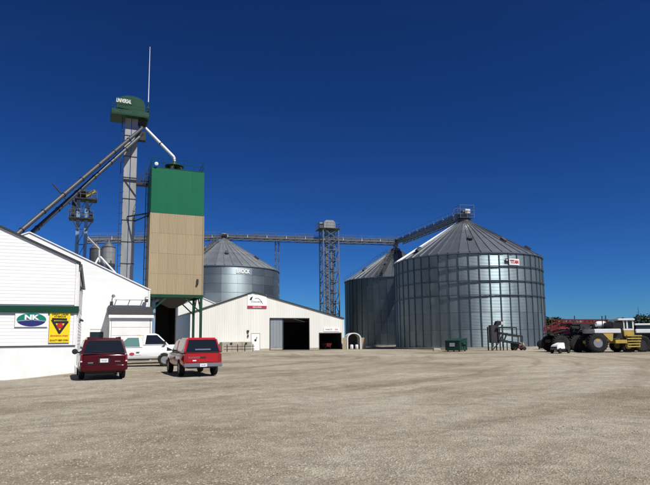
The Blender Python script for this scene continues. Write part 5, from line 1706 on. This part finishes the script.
# ---------------------------------------------------------------- pickups
def pickup(label, loc, rz, mat, sc=1.0, W=.88, topper=False, glass='car_glass', L=(-2.45, 2.5), bed=(-2.40, -.50), cab_y=(-.48, 1.10), rail=1.06, roof=1.70, r=.36, extras=None, group=None):
    o = thing('pickup_truck', label, 'pickup truck', loc, rz, group)
    o.scale = (sc, sc, sc)
    y0, y1 = L
    zb = .42
    body = loft([section(*q) for q in ((y0, W * .95, zb + .1, rail - .02, 0), (y0 + .05, W * .985, zb + .02, rail, 0), (-1.3, W, zb, rail, 0), (-.5, W, zb, rail, 0), (.3, W, zb, rail, .01), (1.0, W, zb, rail + .0, .02), (1.35, W * .99, zb, rail - .01, .04), (2.0, W * .97, zb, rail - .06, .05), (y1 - .12, W * .92, zb + .06, rail - .13, .03), (y1, W * .82, zb + .12, rail - .22, .0))]).build('body', mat, o, True)
    ax = (y0 + 1.10, y1 - .82)
    cuts = arches(ax, r, .17, W - .02)
    if not topper:
        cuts.append(MB().box(-W + .10, W - .10, bed[0] + .08, bed[1] - .06, .62, rail + .5).mesh('cut', None))
    carve(body, cuts)
    cab = Cab(rail - .03, roof, cab_y[0], cab_y[1], cab_y[0] + .14, cab_y[1] - .72, W - .045, W - .21)
    cab.solid('cab', mat, o, .065)
    zw0, zw1 = rail + .06, roof - .09
    for s_ in (-1, 1):
        w_ = cab.side(s_, [(cab_y[0] + .20, zw0), (cab_y[1] - .17, zw0), (cab_y[1] - .72, zw1), (cab_y[0] + .28, zw1)], 'side_window', glass, o)
        dr = MB().box(min(s_ * (W - .002), s_ * (W + .008)), max(s_ * (W - .002), s_ * (W + .008)), cab_y[0] + .12, cab_y[1] - .05, zb + .24, rail - .16).build('door', mat, o, bevel=.004)
        hy = cab_y[0] + .22
        MB().box(min(s_ * (W + .008), s_ * (W + .035)), max(s_ * (W + .008), s_ * (W + .035)), hy, hy + .17, rail - .28, rail - .23).build('handle', 'black_plastic', dr)
        MB().hexa([(s_ * (W - .05), cab_y[1] - .30, rail + .06), (s_ * (W + .20), cab_y[1] - .36, rail + .05), (s_ * (W + .20), cab_y[1] - .26, rail + .05), (s_ * (W - .05), cab_y[1] - .22, rail + .06)], [(s_ * (W - .05), cab_y[1] - .30, rail + .12), (s_ * (W + .20), cab_y[1] - .36, rail + .24), (s_ * (W + .20), cab_y[1] - .26, rail + .24), (s_ * (W - .05), cab_y[1] - .22, rail + .12)]).build('mirror', 'black_plastic', o)
        MB().hexa([(s_ * W * .80, y0 - .012, rail - .38), (s_ * W * .955, y0 + .0, rail - .38), (s_ * W * .955, y0 + .1, rail - .38), (s_ * W * .80, y0 + .1, rail - .38)], [(s_ * W * .80, y0 - .012, rail - .06), (s_ * W * .955, y0 + .0, rail - .06), (s_ * W * .955, y0 + .1, rail - .06), (s_ * W * .80, y0 + .1, rail - .06)]).build('tail_light', 'tail_red', o)
        MB().box(min(s_ * W * .50, s_ * W * .78), max(s_ * W * .50, s_ * W * .78), y1 - .06, y1 + .01, rail - .42, rail - .26).build('headlight', 'lamp_clear', o)
    cab.end(True, [(-W + .34, zw0 + .02), (W - .34, zw0 + .02), (W - .40, zw1), (-W + .40, zw1)], 'rear_window', glass, o)
    cab.end(False, [(-W + .14, zw0 - .02), (W - .14, zw0 - .02), (W - .27, zw1 + .02), (-W + .27, zw1 + .02)], 'windshield', glass, o)
    MB().box(-W * .46, W * .46, y1 - .05, y1 + .012, rail - .44, rail - .24).build('grille', 'black_plastic', o)
    MB().box(-W * .96, W * .96, y1 - .02, y1 + .12, zb, zb + .22).build('bumper', 'chrome', o, bevel=.03)
    tg = MB().box(-W * .78, W * .78, y0 - .016, y0 + .03, zb + .22, rail - .03).build('tailgate', mat, o, bevel=.01)
    MB().box(-.13, .13, y0 - .026, y0 - .0165, rail - .24, rail - .17).build('handle', 'black_plastic', tg)
    bm_ = MB().box(-W * .97, W * .97, y0 - .14, y0 - .02, zb + .02, zb + .19).build('bumper', 'bumper_grey', o, bevel=.02)
    pl_ = MB().box(-.155, .155, y0 - .150, y0 - .141, zb + .03, zb + .17).build('number_plate', 'plate', o)
    lettering('518 HRT', 'ink_grey', .22, .06, pl_, facing(0, y0 - .1505, zb + .10), depth=.004)
    for y in ax:
        for s_ in (-1, 1):
            wheel(o, s_ * (W - .12), y, r, .24)
    MB().box(-W * .7, W * .7, y0 + .2, y1 - .3, zb - .05, zb + .08).build('chassis', 'black_plastic', o)
    if topper:
        tp = Cab(rail + .005, roof + .06, bed[0] - .02, bed[1] - .02, bed[0] + .20, bed[1] - .06, W - .03, W - .21)
        tp_o = tp.solid('topper', mat, o, .06)
        a, b = rail + .06, roof - .03
        rw = tp.end(True, [(-W + .13, a), (W - .13, a), (W - .27, b), (-W + .27, b)], 'topper_rear_window', 'car_glass', o)
        MB().box(-.35, .35, tp.yr(a) - .02, tp.yr(a) - .004, a + .06, a + .12).build('window_latch', 'chrome', rw)
        MB().box(-W + .03, W - .03, bed[0] - .045, bed[0] - .01, rail - .0, rail + .05).build('topper_sill', 'black_plastic', o)
        for s_ in (-1, 1):
            tp.side(s_, [(bed[0] + .28, a + .02), (bed[1] - .14, a + .02), (bed[1] - .18, b - .02), (bed[0] + .34, b - .02)], 'topper_side_window', 'car_glass', o)
    if extras:
        extras(o, tg, W, y0, y1, zb, rail, roof, cab, cab_y)
    return o
def red_extras(o, tg, W, y0, y1, zb, rail, roof, cab, cab_y):
    lettering('RANGER', 'bumper_grey', .52, .085, tg, facing(-.38, y0 - .0165, rail - .20), depth=.004)
    MB().box(-.46, -.30, y0 - .021, y0 - .0165, rail - .36, rail - .31).build('sticker', 'plate', tg)
    MB().tube((0, y0 - .30, zb + .0), (0, y0 - .1, zb + .0), .03, 8).build('tow_hitch', 'dark_steel', o, True)
rz = math.atan(.46)
d_ = Vector((-math.sin(rz), math.cos(rz), 0))
pr_ = ground_at(197.6, 375.4)
pickup('red compact pickup truck with a matching topper over its bed', pr_ + d_ * 1.35, rz, 'red_paint', .99, topper=True, extras=red_extras, roof=1.68)
def white_extras(o, tg, W, y0, y1, zb, rail, roof, cab, cab_y):
    MB().prism([(-W - .0085, cab_y[0] + .62 + .14 * math.cos(t), rail - .34 + .08 * math.sin(t)) for t in [-2 * math.pi * k / 16 for k in range(16)]], (-.004, 0, 0)).build('door_decal', 'ink_maroon', o)
    MB().box(-.12, .12, cab_y[0] + .2, cab_y[0] + .34, roof, roof + .07).build('marker_lamp', 'ag_yellow', o)
# front white truck, nose to the left: its driver's side shows
cA = ground_at(140.8, 367.2)
pickup('white pickup truck with green-tinted glass and a door decal, nose toward store', Vector((cA.x, cA.y + 1.0, 0)) + Vector((-.74, .0, 0)), math.pi / 2 + .31, 'white_paint', 1.10, glass='green_glass', L=(-2.75, 2.6), bed=(-2.70, -.46), extras=white_extras, roof=1.72)
cB = ground_at(141.3, 364.2)
pickup('white pickup truck parked behind the other white one, nose toward green tank', Vector((cB.x, cB.y + 1.2, 0)) + Vector((.16, 0, 0)), -math.pi / 2 + .34, 'white_paint', 1.20, L=(-2.65, 2.45), bed=(-2.6, -.46), roof=1.74)

# ================================================================ yard machines at the right
def big_tyre(parent, x, y, r, w, rim='ag_white', c=None):
    o = MB().lathe([(r * .48, -w / 2 + .04), (r * .82, -w / 2), (r * .95, -w / 2 + .06), (r * .97, 0), (r * .95, w / 2 - .06), (r * .82, w / 2), (r * .48, w / 2 - .04)], 30, 'y', (x, y, r), closed=True).build('wheel', 'rubber', parent, True)
    MB().lathe([(r * .49, w * .40), (r * .40, w * .10), (r * .18, w * .12), (.01, w * .16)], 22, 'y', (x, y, r)).lathe([(r * .49, -w * .40), (r * .40, -w * .10), (r * .18, -w * .12), (.01, -w * .16)], 22, 'y', (x, y, r)).build('rim', rim, o, True)
    lug = MB()
    for k in range(22):
        t = 2 * math.pi * k / 22
        for s_ in (-1, 1):
            a = Vector((math.cos(t), 0, math.sin(t)))
            b = Vector((math.cos(t + .16), 0, math.sin(t + .16)))
            ctr = Vector((x, y, r))
            lug.bar(ctr + a * r * .965 + Vector((0, s_ * .02, 0)), ctr + b * r * .955 + Vector((0, s_ * w * .46, 0)), .07, .07)
    tag(lug.build('tread_lugs', 'rubber', o), kind='stuff')
    return o
YM = 53.0
SPX = F_PX / YM
def mach_x(px):
    return at(px, 345, YM).x
def mach_z(px, py):
    return at(px, py, YM).z
# --- yellow and white floater spreader, nose to the right
x0 = mach_x(597)
fl = thing('floater_spreader', 'white and yellow fertiliser floater on huge black tyres', 'farm machine', (x0, YM, 0), -.06)
R1 = .93
X = lambda px: mach_x(px) - x0
Z = lambda py: mach_z(612, py)
for y in (0, 2.3):
    big_tyre(fl, 0, y, R1, .85, 'rim')
    big_tyre(fl, X(627) , y + .1, .62, .5, 'ag_yellow')
MB().box(X(590), X(634), .62, 1.6, .85, 1.12).build('chassis', 'ag_yellow', fl)
MB().hexa([(X(595), -.35, Z(341.5)), (X(598), -.35, Z(341.5)), (X(598), -.2, Z(341.5)), (X(595), -.2, Z(341.5))], [(X(594), -.35, Z(333.5)), (X(600), -.35, Z(333.5)), (X(600), -.2, Z(333.5)), (X(594), -.2, Z(333.5))]).build('axle_arm', 'ag_yellow', fl)
MB().hexa([(X(609), -.35, Z(341)), (X(611), -.35, Z(341)), (X(611), -.2, Z(341)), (X(609), -.2, Z(341))], [(X(602), -.35, Z(333.5)), (X(612), -.35, Z(333.5)), (X(612), -.2, Z(333.5)), (X(602), -.2, Z(333.5))]).build('axle_arm', 'ag_yellow', fl)
MB().box(X(613.5), X(625), -.35, .2, Z(343.5), Z(339.8)).build('side_tank', 'ag_yellow', fl, bevel=.03)
MB().box(X(594), X(620), -.30, 2.6, Z(333.2), Z(328.8)).build('spreader_box', 'ag_white', fl, bevel=.05)
MB().box(X(613), X(625), .2, 2.2, Z(338.5), Z(332)).build('engine_bay', 'dark_steel', fl)
MB().box(X(613.5), X(625), .1, 2.3, Z(328.7), Z(322)).build('radiator_housing', 'dark_steel', fl, bevel=.05)
for k in range(6):
    z = Z(328) + (Z(322.5) - Z(328)) * k / 6
    MB().box(X(614), X(624.5), .06, .099, z, z + .06).build('grille_slat', 'black_plastic', fl)
cabx0, cabx1 = X(624.5), X(634.5)
MB().box(cabx0, cabx1, .1, 2.0, Z(336.5), Z(330.5)).build('cab_base', 'ag_yellow', fl, bevel=.03)
MB().box(cabx0, cabx1, .12, 1.98, Z(330.4), Z(328.8)).build('cab_sill', 'ag_white', fl)
for x in (cabx0 + .05, cabx0 + (cabx1 - cabx0) * .38, cabx1 - .05):
    for y in (.16, 1.94):
        MB().box(x - .06, x + .06, y - .05, y + .05, Z(328.8), Z(320.8)).build('cab_pillar', 'ag_white', fl)
MB().box(cabx0 + .08, cabx1 - .08, .20, 1.9, Z(328.7), Z(320.9)).build('cab_glass', 'dark_window', fl)
MB().box(X(619), cabx1 + .12, 0, 2.1, Z(320.7), Z(318.6)).build('cab_roof', 'ag_white', fl, bevel=.05)
ld = MB()
for x in (X(625.5), X(637)):
    ld.bar((x, -.3, .5), (x, -.1, Z(336)), .06)
ld.build('ladder_rail', 'ag_yellow', fl)
for k in range(5):
    z = .5 + (Z(336.5) - .5) * k / 4
    MB().box(X(625.5), X(637) + .06 * k, -.33, -.12, z, z + .11).build('step', 'ag_yellow', fl)
MB().tube((X(607.8), .9, Z(328)), (X(607.8), .9, Z(315.5)), .05, 8).build('exhaust_stack', 'dark_steel', fl)
# --- dark-nosed white tender at the edge of the yard
x1 = mach_x(640)
td = thing('tender_truck', 'white tender truck with a black tilted nose beside the yellow floater', 'truck', (x1, YM + .6, 0), -.05)
X = lambda px: mach_x(px) - x1
MB().hexa([(X(634.5), 0, Z(346)), (X(644), 0, Z(346)), (X(644), 2.2, Z(346)), (X(634.5), 2.2, Z(346))], [(X(632.8), .1, Z(322.5)), (X(638.5), .1, Z(321.5)), (X(638.5), 2.1, Z(321.5)), (X(632.8), 2.1, Z(322.5))]).build('nose', 'black_plastic', td, True, .15)
MB().box(X(640.5), X(668), .05, 2.2, Z(333.5), Z(329.2)).build('bonnet', 'ag_white', td, bevel=.06)
MB().box(X(638), X(668), .3, 2.0, Z(338.5), Z(333.6)).build('frame', 'dark_steel', td)
MB().box(X(641.5), X(668), .1, 2.1, Z(329.1), Z(325.6)).build('window_band', 'dark_window', td)
MB().box(X(640), X(668), .0, 2.2, Z(325.5), Z(323.6)).build('cab_roof', 'ag_white', td, bevel=.04)
for px in (645, 664):
    for y in (0, 2.2):
        big_tyre(td, X(px), y, .80, .6, 'dark_steel')
# --- red boom sprayer behind, booms folded
sprayer_x = lambda px: at(px, 345, YM + 2.6).x
x2 = sprayer_x(575)
sp = thing('boom_sprayer', 'red boom sprayer with folded booms and a white tank beside the big bin', 'farm machine', (x2, YM + 2.6, 0), .05)
X = lambda px: sprayer_x(px) - x2
Z = lambda py: at(575, py, YM + 2.6).z
for px in (560.5, 577.5):
    for y in (0, 2.4):
        big_tyre(sp, X(px), y, .86, .5, 'dark_steel')
MB().box(X(553), X(606), .7, 1.8, .95, 1.25).build('chassis', 'dark_steel', sp)
MB().hexa([(X(560), .2, Z(334)), (X(573), .2, Z(334)), (X(573), 2.2, Z(334)), (X(560), 2.2, Z(334))], [(X(562), .35, Z(327.5)), (X(572), .35, Z(327.0)), (X(572), 2.05, Z(327.0)), (X(562), 2.05, Z(327.5))]).build('bonnet', 'ag_red', sp, True, .08)
MB().box(X(574), X(590), .3, 2.1, Z(336), Z(325.5)).build('engine', 'dark_steel', sp, bevel=.05)
MB().box(X(594), X(604), -1.0, -.4, Z(329.2), Z(327.2)).build('tank_cradle', 'dark_steel', sp)
MB().lathe([(.05, -.56), (.22, -.50), (.31, -.3), (.31, .3), (.22, .50), (.05, .56)], 18, 'x', (X(599), -.7, Z(324.7))).build('tank', 'ag_white', sp, True)
for k, y in enumerate((-.25, 1.3)):
    g = MB()
    za, zb_ = Z(322.6), Z(319.4)
    xa, xb = X(562), X(612)
    g.bar((xa, y, za), (xb, y, za - .1), .11).bar((xa, y, zb_), (xb, y, zb_ - .08), .09)
    for q in range(14):
        u0, u1 = xa + (xb - xa) * q / 14, xa + (xb - xa) * (q + 1) / 14
        g.bar((u0, y, za), (u1, y, zb_ - .05) if q % 2 == 0 else (u1, y, za), .05)
        g.bar((u0, y, za), (u0, y, zb_ - .03), .05)
    g.build('boom', 'ag_red', sp)
    g = MB()
    g.bar((X(550), y + .15, Z(330.5)), (X(566), y + .15, Z(325.5)), .12).bar((X(551), y + .15, Z(327)), (X(566), y + .15, Z(322)), .10)
    for q in range(6):
        u = X(551) + (X(566) - X(551)) * q / 5
        g.bar((u, y + .15, Z(330.3) + (Z(325.5) - Z(330.3)) * q / 5), (u, y + .15, Z(327) + (Z(322) - Z(327)) * q / 5), .06)
    g.bar((X(552), y + .15, Z(331)), (X(552.3), y + .15, Z(320)), .07)
    g.build('boom_tip', 'ag_red', sp)
    MB().bar((X(550), y + .3, Z(334)), (X(566), y + .3, Z(330)), .16, .10).build('lower_arm', 'dark_steel', sp)
    MB().box(X(580), X(590), y - .05, y + .12, Z(330), Z(324)).build('boom_rack', 'dark_steel', sp)
MB().box(X(575), X(600), .3, 2.0, Z(324.8), Z(322.4)).build('deck', 'dark_steel', sp)
MB().box(X(605), X(611), .5, 1.9, Z(330), Z(321)).build('pump_housing', 'ag_red', sp, bevel=.04)
g = MB()
for q in range(9):
    a = X(568 + q * 4.5)
    g.path([(a, -.3, Z(331 + (q % 3))), (a + .2, -.33, Z(326 + (q * 7) % 5)), (a + .55, -.28, Z(328 + (q * 5) % 4))], .035, 6)
tag(g.build('hoses', 'black_plastic', sp), kind='stuff')
for px in (575, 607):
    MB().bar((X(px), -.25, Z(322)), (X(px), -.25, Z(315.8)), .07).build('boom_post', 'dark_steel', sp)
# --- white utility cart by the sprayer's wheel
x3 = mach_x(555.5)
uc = thing('utility_cart', 'small white utility cart with a sloping bonnet by the red sprayer wheel', 'cart', (x3 - .25, YM - .9, 0), -1.0)
uc.scale = (.72, .72, .85)
MB().hexa([(-.62, -.7, .45), (.62, -.7, .45), (.62, .9, .45), (-.62, .9, .45)], [(-.50, -.45, .92), (.50, -.45, .92), (.55, .9, 1.18), (-.55, .9, 1.18)]).build('bonnet', 'ag_white', uc, True, .08)
MB().box(-.45, .45, -.74, -.66, .50, .74).build('grille', 'black_plastic', uc)
MB().box(-.62, .62, .9, 2.0, .45, .80).build('seat_well', 'black_plastic', uc, bevel=.04)
for s_ in (-1, 1):
    MB().path([(s_ * .55, .85, 1.15), (s_ * .5, 1.1, 1.85), (s_ * .5, 1.95, 1.85), (s_ * .55, 2.0, .8)], .03, 6).build('roll_bar', 'dark_steel', uc)
    for y in (-.25, 1.55):
        wheel(uc, s_ * .58, y, .30, .24, 'dark_steel', 4)

# ================================================================ things along the foot of the big bin
def near_bin(px, Y):
    p = at(px, HORIZON, Y)
    return Vector((p.x, Y, 0))
# dumpster
Yd = 62.5
dm = thing('dumpster', 'dark green steel dumpster with a sloping lid and white label by the bin', 'dumpster', near_bin(456, Yd), -.62)
dm.scale = (1.1, 1.1, 1.12)
wD, dD = .62, 1.0
def prof_box(x0_, x1_, poly, m_):
    return m_.prism([(x0_, y, z) for y, z in poly], (x1_ - x0_, 0, 0))
body_poly = [(-1.0, .12), (1.0, .12), (1.05, 1.25), (-1.0, 1.02)]
MB().prism([(-.78, y, z) for y, z in reversed(body_poly)], (1.56, 0, 0)).build('bin_body', 'dumpster', dm, bevel=.02)
for k in range(2):
    MB().hexa([(-.80 + .8 * k + .01, -1.06, 1.03), (.0 + .8 * k - .01, -1.06, 1.03), (.0 + .8 * k - .01, 1.08, 1.265), (-.80 + .8 * k + .01, 1.08, 1.265)], [(-.80 + .8 * k + .01, -1.06, 1.10), (.0 + .8 * k - .01, -1.06, 1.10), (.0 + .8 * k - .01, 1.08, 1.335), (-.80 + .8 * k + .01, 1.08, 1.335)]).build('lid', 'dumpster', dm)
for s_ in (-1, 1):
    MB().box(min(s_ * .781, s_ * .95), max(s_ * .781, s_ * .95), -.5, .5, .70, .86).build('fork_pocket', 'dumpster', dm)
    for y in (-.75, .75):
        MB().lathe([(.02, -.04), (.09, -.04), (.09, .04), (.02, .04)], 12, 'x', (s_ * .6, y, .09)).build('caster', 'rubber', dm, True)
for y in (-.66, 0, .66):
    MB().box(.781, .82, y - .04, y + .04, .15, 1.0).build('stiffening_rib', 'dumpster', dm)
MB().box(-.30, .25, -1.012, -1.0005, .52, .86).build('label_sticker', 'plate', dm)
# portable hopper conveyor
Yh = 63.5
h0 = near_bin(494, Yh)
hc = thing('hopper_conveyor', 'dark steel portable conveyor frame with a small motor cart against the big bin', 'conveyor', h0, .05)
X = lambda px: near_bin(px, Yh).x - h0.x
Z = lambda py: at(505, py, Yh).z
for px in (491.5, 500):
    for y in (0, 1.2):
        MB().bar((X(px), y, 0), (X(px), y, Z(326.5)), .12).build('frame_post', 'dark_steel', hc)
MB().box(X(491.8), X(499.8), .15, 1.05, Z(343), Z(325)).build('hopper_body', 'shed_brown', hc, bevel=.05)
MB().bar((X(491), -.05, 0), (X(500), -.05, Z(341)), .10).build('brace', 'dark_steel', hc)
MB().hexa([(X(496), .2, Z(327)), (X(502), .2, Z(325)), (X(502), 1.0, Z(325)), (X(496), 1.0, Z(327))], [(X(499), .2, Z(320.5)), (X(505.5), .2, Z(320.8)), (X(505.5), 1.0, Z(320.8)), (X(499), 1.0, Z(320.5))]).build('elbow', 'dark_steel', hc, bevel=.04)
MB().box(X(502.5), X(506.5), .15, .6, Z(324.5), Z(321.5)).build('junction_box', 'galv_pale', hc)
for y in (0, 1.2):
    MB().bar((X(497), y, Z(327.5)), (X(517.5), y, Z(327.8)), .16).build('top_beam', 'dark_steel', hc)
    MB().bar((X(500), y, Z(332.8)), (X(523), y, Z(336.6)), .20).build('middle_beam', 'dark_steel', hc)
    MB().bar((X(500), y, Z(340)), (X(521), y, Z(343.8)), .20).build('lower_beam', 'dark_steel', hc)
    MB().bar((X(517.3), y, Z(327.8)), (X(517.3), y, Z(335.5)), .10).build('strut', 'dark_steel', hc)
    MB().bar((X(507), y, Z(334)), (X(504), y, Z(341)), .14).build('strut', 'dark_steel', hc)
    MB().bar((X(523), y, Z(336.6)), (X(522), y, .35), .10).build('strut', 'dark_steel', hc)
    MB().bar((X(507), y, Z(341)), (X(507), y, 0), .10).build('frame_post', 'dark_steel', hc)
mcx = (X(514.5) + X(526)) / 2
mt = MB().box(X(514), X(519.5), .1, 1.1, .35, Z(343.2)).build('gearbox', 'dark_steel', hc, bevel=.04)
MB().lathe([(.05, -.45), (.26, -.40), (.28, .30), (.1, .45)], 14, 'x', (X(522.5), .6, .66)).build('motor', 'wood', hc, True)
MB().box(X(515), X(527), .2, 1.0, .22, .36).build('skid', 'ag_red', hc)
for px in (516, 525):
    for y in (.15, 1.05):
        MB().lathe([(.03, -.06), (.20, -.07), (.22, 0), (.20, .07), (.03, .06)], 14, 'y', (X(px), y, .22)).build('wheel', 'rubber', hc, True)
# aeration fan and small bits at the bin's foot
fn = thing('aeration_fan', 'dark round aeration fan on a stand at the far foot of big bin', 'fan', near_bin(541.5, 68.0), -.5)
MB().lathe([(.40, -.5), (.52, -.45), (.52, .35), (.44, .45)], 20, 'y', (0, 0, .62)).build('housing', 'dark_steel', fn, True)
for s_ in (-.35, .35):
    MB().bar((s_, 0, 0), (s_ * .8, 0, .45), .10, .5).build('stand_leg', 'dark_steel', fn)
MB().box(-.3, .3, .451, 1.6, .35, .9).build('duct', 'mid_steel', fn)
tag(MB().prism([(-.45, -.25, 0), (.45, -.25, 0), (.40, -.18, .30), (-.38, -.2, .34)], (0, .5, 0)).build('concrete_block', 'concrete', None, bevel=.02, loc=near_bin(436.5, 66.5)), 'lone pale concrete block on the gravel at the foot of the bin', 'block')

# ================================================================ trees on the horizon
def tree(px, Y, h, w, seed, label):
    r = random.Random(seed)
    c = at(px, HORIZON, Y)
    o = thing('field_tree', label, 'tree', (c.x, Y, 0), r.random() * 6, 'trees along the field edge')
    t = MB().tube((0, 0, -.3), (0, 0, h * .35), .28, 8, .2).tube((0, 0, h * .35), (.2, 0, h * .75), .2, 8, .08)
    for k in range(6):
        a = r.random() * 6.28
        z = h * r.uniform(.22, .5)
        t.tube((0, 0, z), (w * .35 * math.cos(a), w * .35 * math.sin(a), z + h * .25), .10, 6, .04)
    t.build('trunk', 'bark', o)
    lobes = []
    for k in range(11):
        a, q = r.random() * 6.28, r.random() ** .6
        lobes.append((Vector((w * .34 * q * math.cos(a), w * .34 * q * math.sin(a), h * r.uniform(.25, .80))), w * r.uniform(.16, .27)))
    lobes.append((Vector((0, 0, h * .80)), w * .22))
    vs, fs = [], []
    for k in range(2600):
        c_, rad = r.choice(lobes)
        n_ = Vector((r.gauss(0, 1), r.gauss(0, 1), r.gauss(0, 1))).normalized()
        p = c_ + n_ * rad * r.uniform(.55, 1.08)
        s_ = r.uniform(.18, .42)
        a = Vector((r.gauss(0, 1), r.gauss(0, 1), r.gauss(0, 1))).normalized() * s_
        b = a.cross(Vector((r.gauss(0, 1), r.gauss(0, 1), r.gauss(0, 1)))).normalized() * s_ * .8
        i = len(vs)
        vs += [p - a, p + b * .6, p + a, p - b]
        fs.append((i, i + 1, i + 2, i + 3))
    me = bpy.data.meshes.new('crown')
    me.from_pydata([tuple(v) for v in vs], [], fs)
    me.materials.append(M['leaf'])
    link('crown', me, o)
TL = [(547.0, 118, 5.6, 5.5, 'low leafy tree showing between the big bin and the red sprayer'),
      (556.0, 150, 6.4, 7.0, 'leafy tree behind the tip of the red sprayer boom'),
      (572, 190, 6.5, 9, 'far leafy tree behind the middle of the red sprayer'),
      (590, 190, 6.3, 9, 'far leafy tree behind the white tank of the red sprayer'),
      (606, 185, 6.4, 9, 'far leafy tree between the red sprayer and the floater cab'),
      (624, 180, 6.6, 9, 'far leafy tree behind the white floater cab'),
      (641, 172, 7.6, 9, 'dark leafy tree rising behind the nose of the white tender truck'),
      (654, 168, 7.9, 10, 'dark leafy tree rising behind the white cab of the tender truck'),
      (668, 172, 8.2, 10, 'dark leafy tree at the field edge past the tender truck')]
for k, q in enumerate(TL):
    tree(*q[:4], 40 + k, q[4])
mp_ = at(640.3, HORIZON, 150)
ms = thing('radio_mast', 'thin grey radio mast beyond the white tender truck', 'mast', (mp_.x, 150, 0))
zt = at(640, 307.5, 150).z
MB().tube((0, 0, 0), (0, 0, zt), .12, 6, .06).build('pole', 'mid_steel', ms)
MB().bar((-.5, 0, zt * .86), (.5, 0, zt * .86), .06).build('cross_arm', 'mid_steel', ms)

# weeds at the foot of the store
def weeds(px, py, n_, spread, h, label, seed):
    r = random.Random(seed)
    p = ground_at(px, py)
    o = thing('weed_clump', label, 'weeds', p)
    m_ = MB()
    for k in range(n_):
        a = r.random() * 6.28
        q = Vector((r.gauss(0, spread), r.gauss(0, spread * .35), -.02))
        hh = h * r.uniform(.4, 1.0)
        w = r.uniform(.012, .03)
        l_ = Vector((math.cos(a), math.sin(a), 0)) * hh * r.uniform(.15, .7)
        s_ = Vector((-math.sin(a), math.cos(a), 0)) * w
        m_.add([q - s_, q + s_, q + l_ * .5 + Vector((0, 0, hh * .7)) + s_ * .8, q + l_ * .5 + Vector((0, 0, hh * .7)) - s_ * .8, q + l_ + Vector((0, 0, hh))], [(0, 1, 2, 3), (3, 2, 4)])
    tag(m_.build('leaves', 'weed', o), kind='stuff')
weeds(66.5, 371.6, 160, .30, .32, 'green weed clump at the corner foot of the farm store', 5)
weeds(52, 374.6, 40, .18, .16, 'sparse low weeds along the store foundation under the yellow sign', 6)
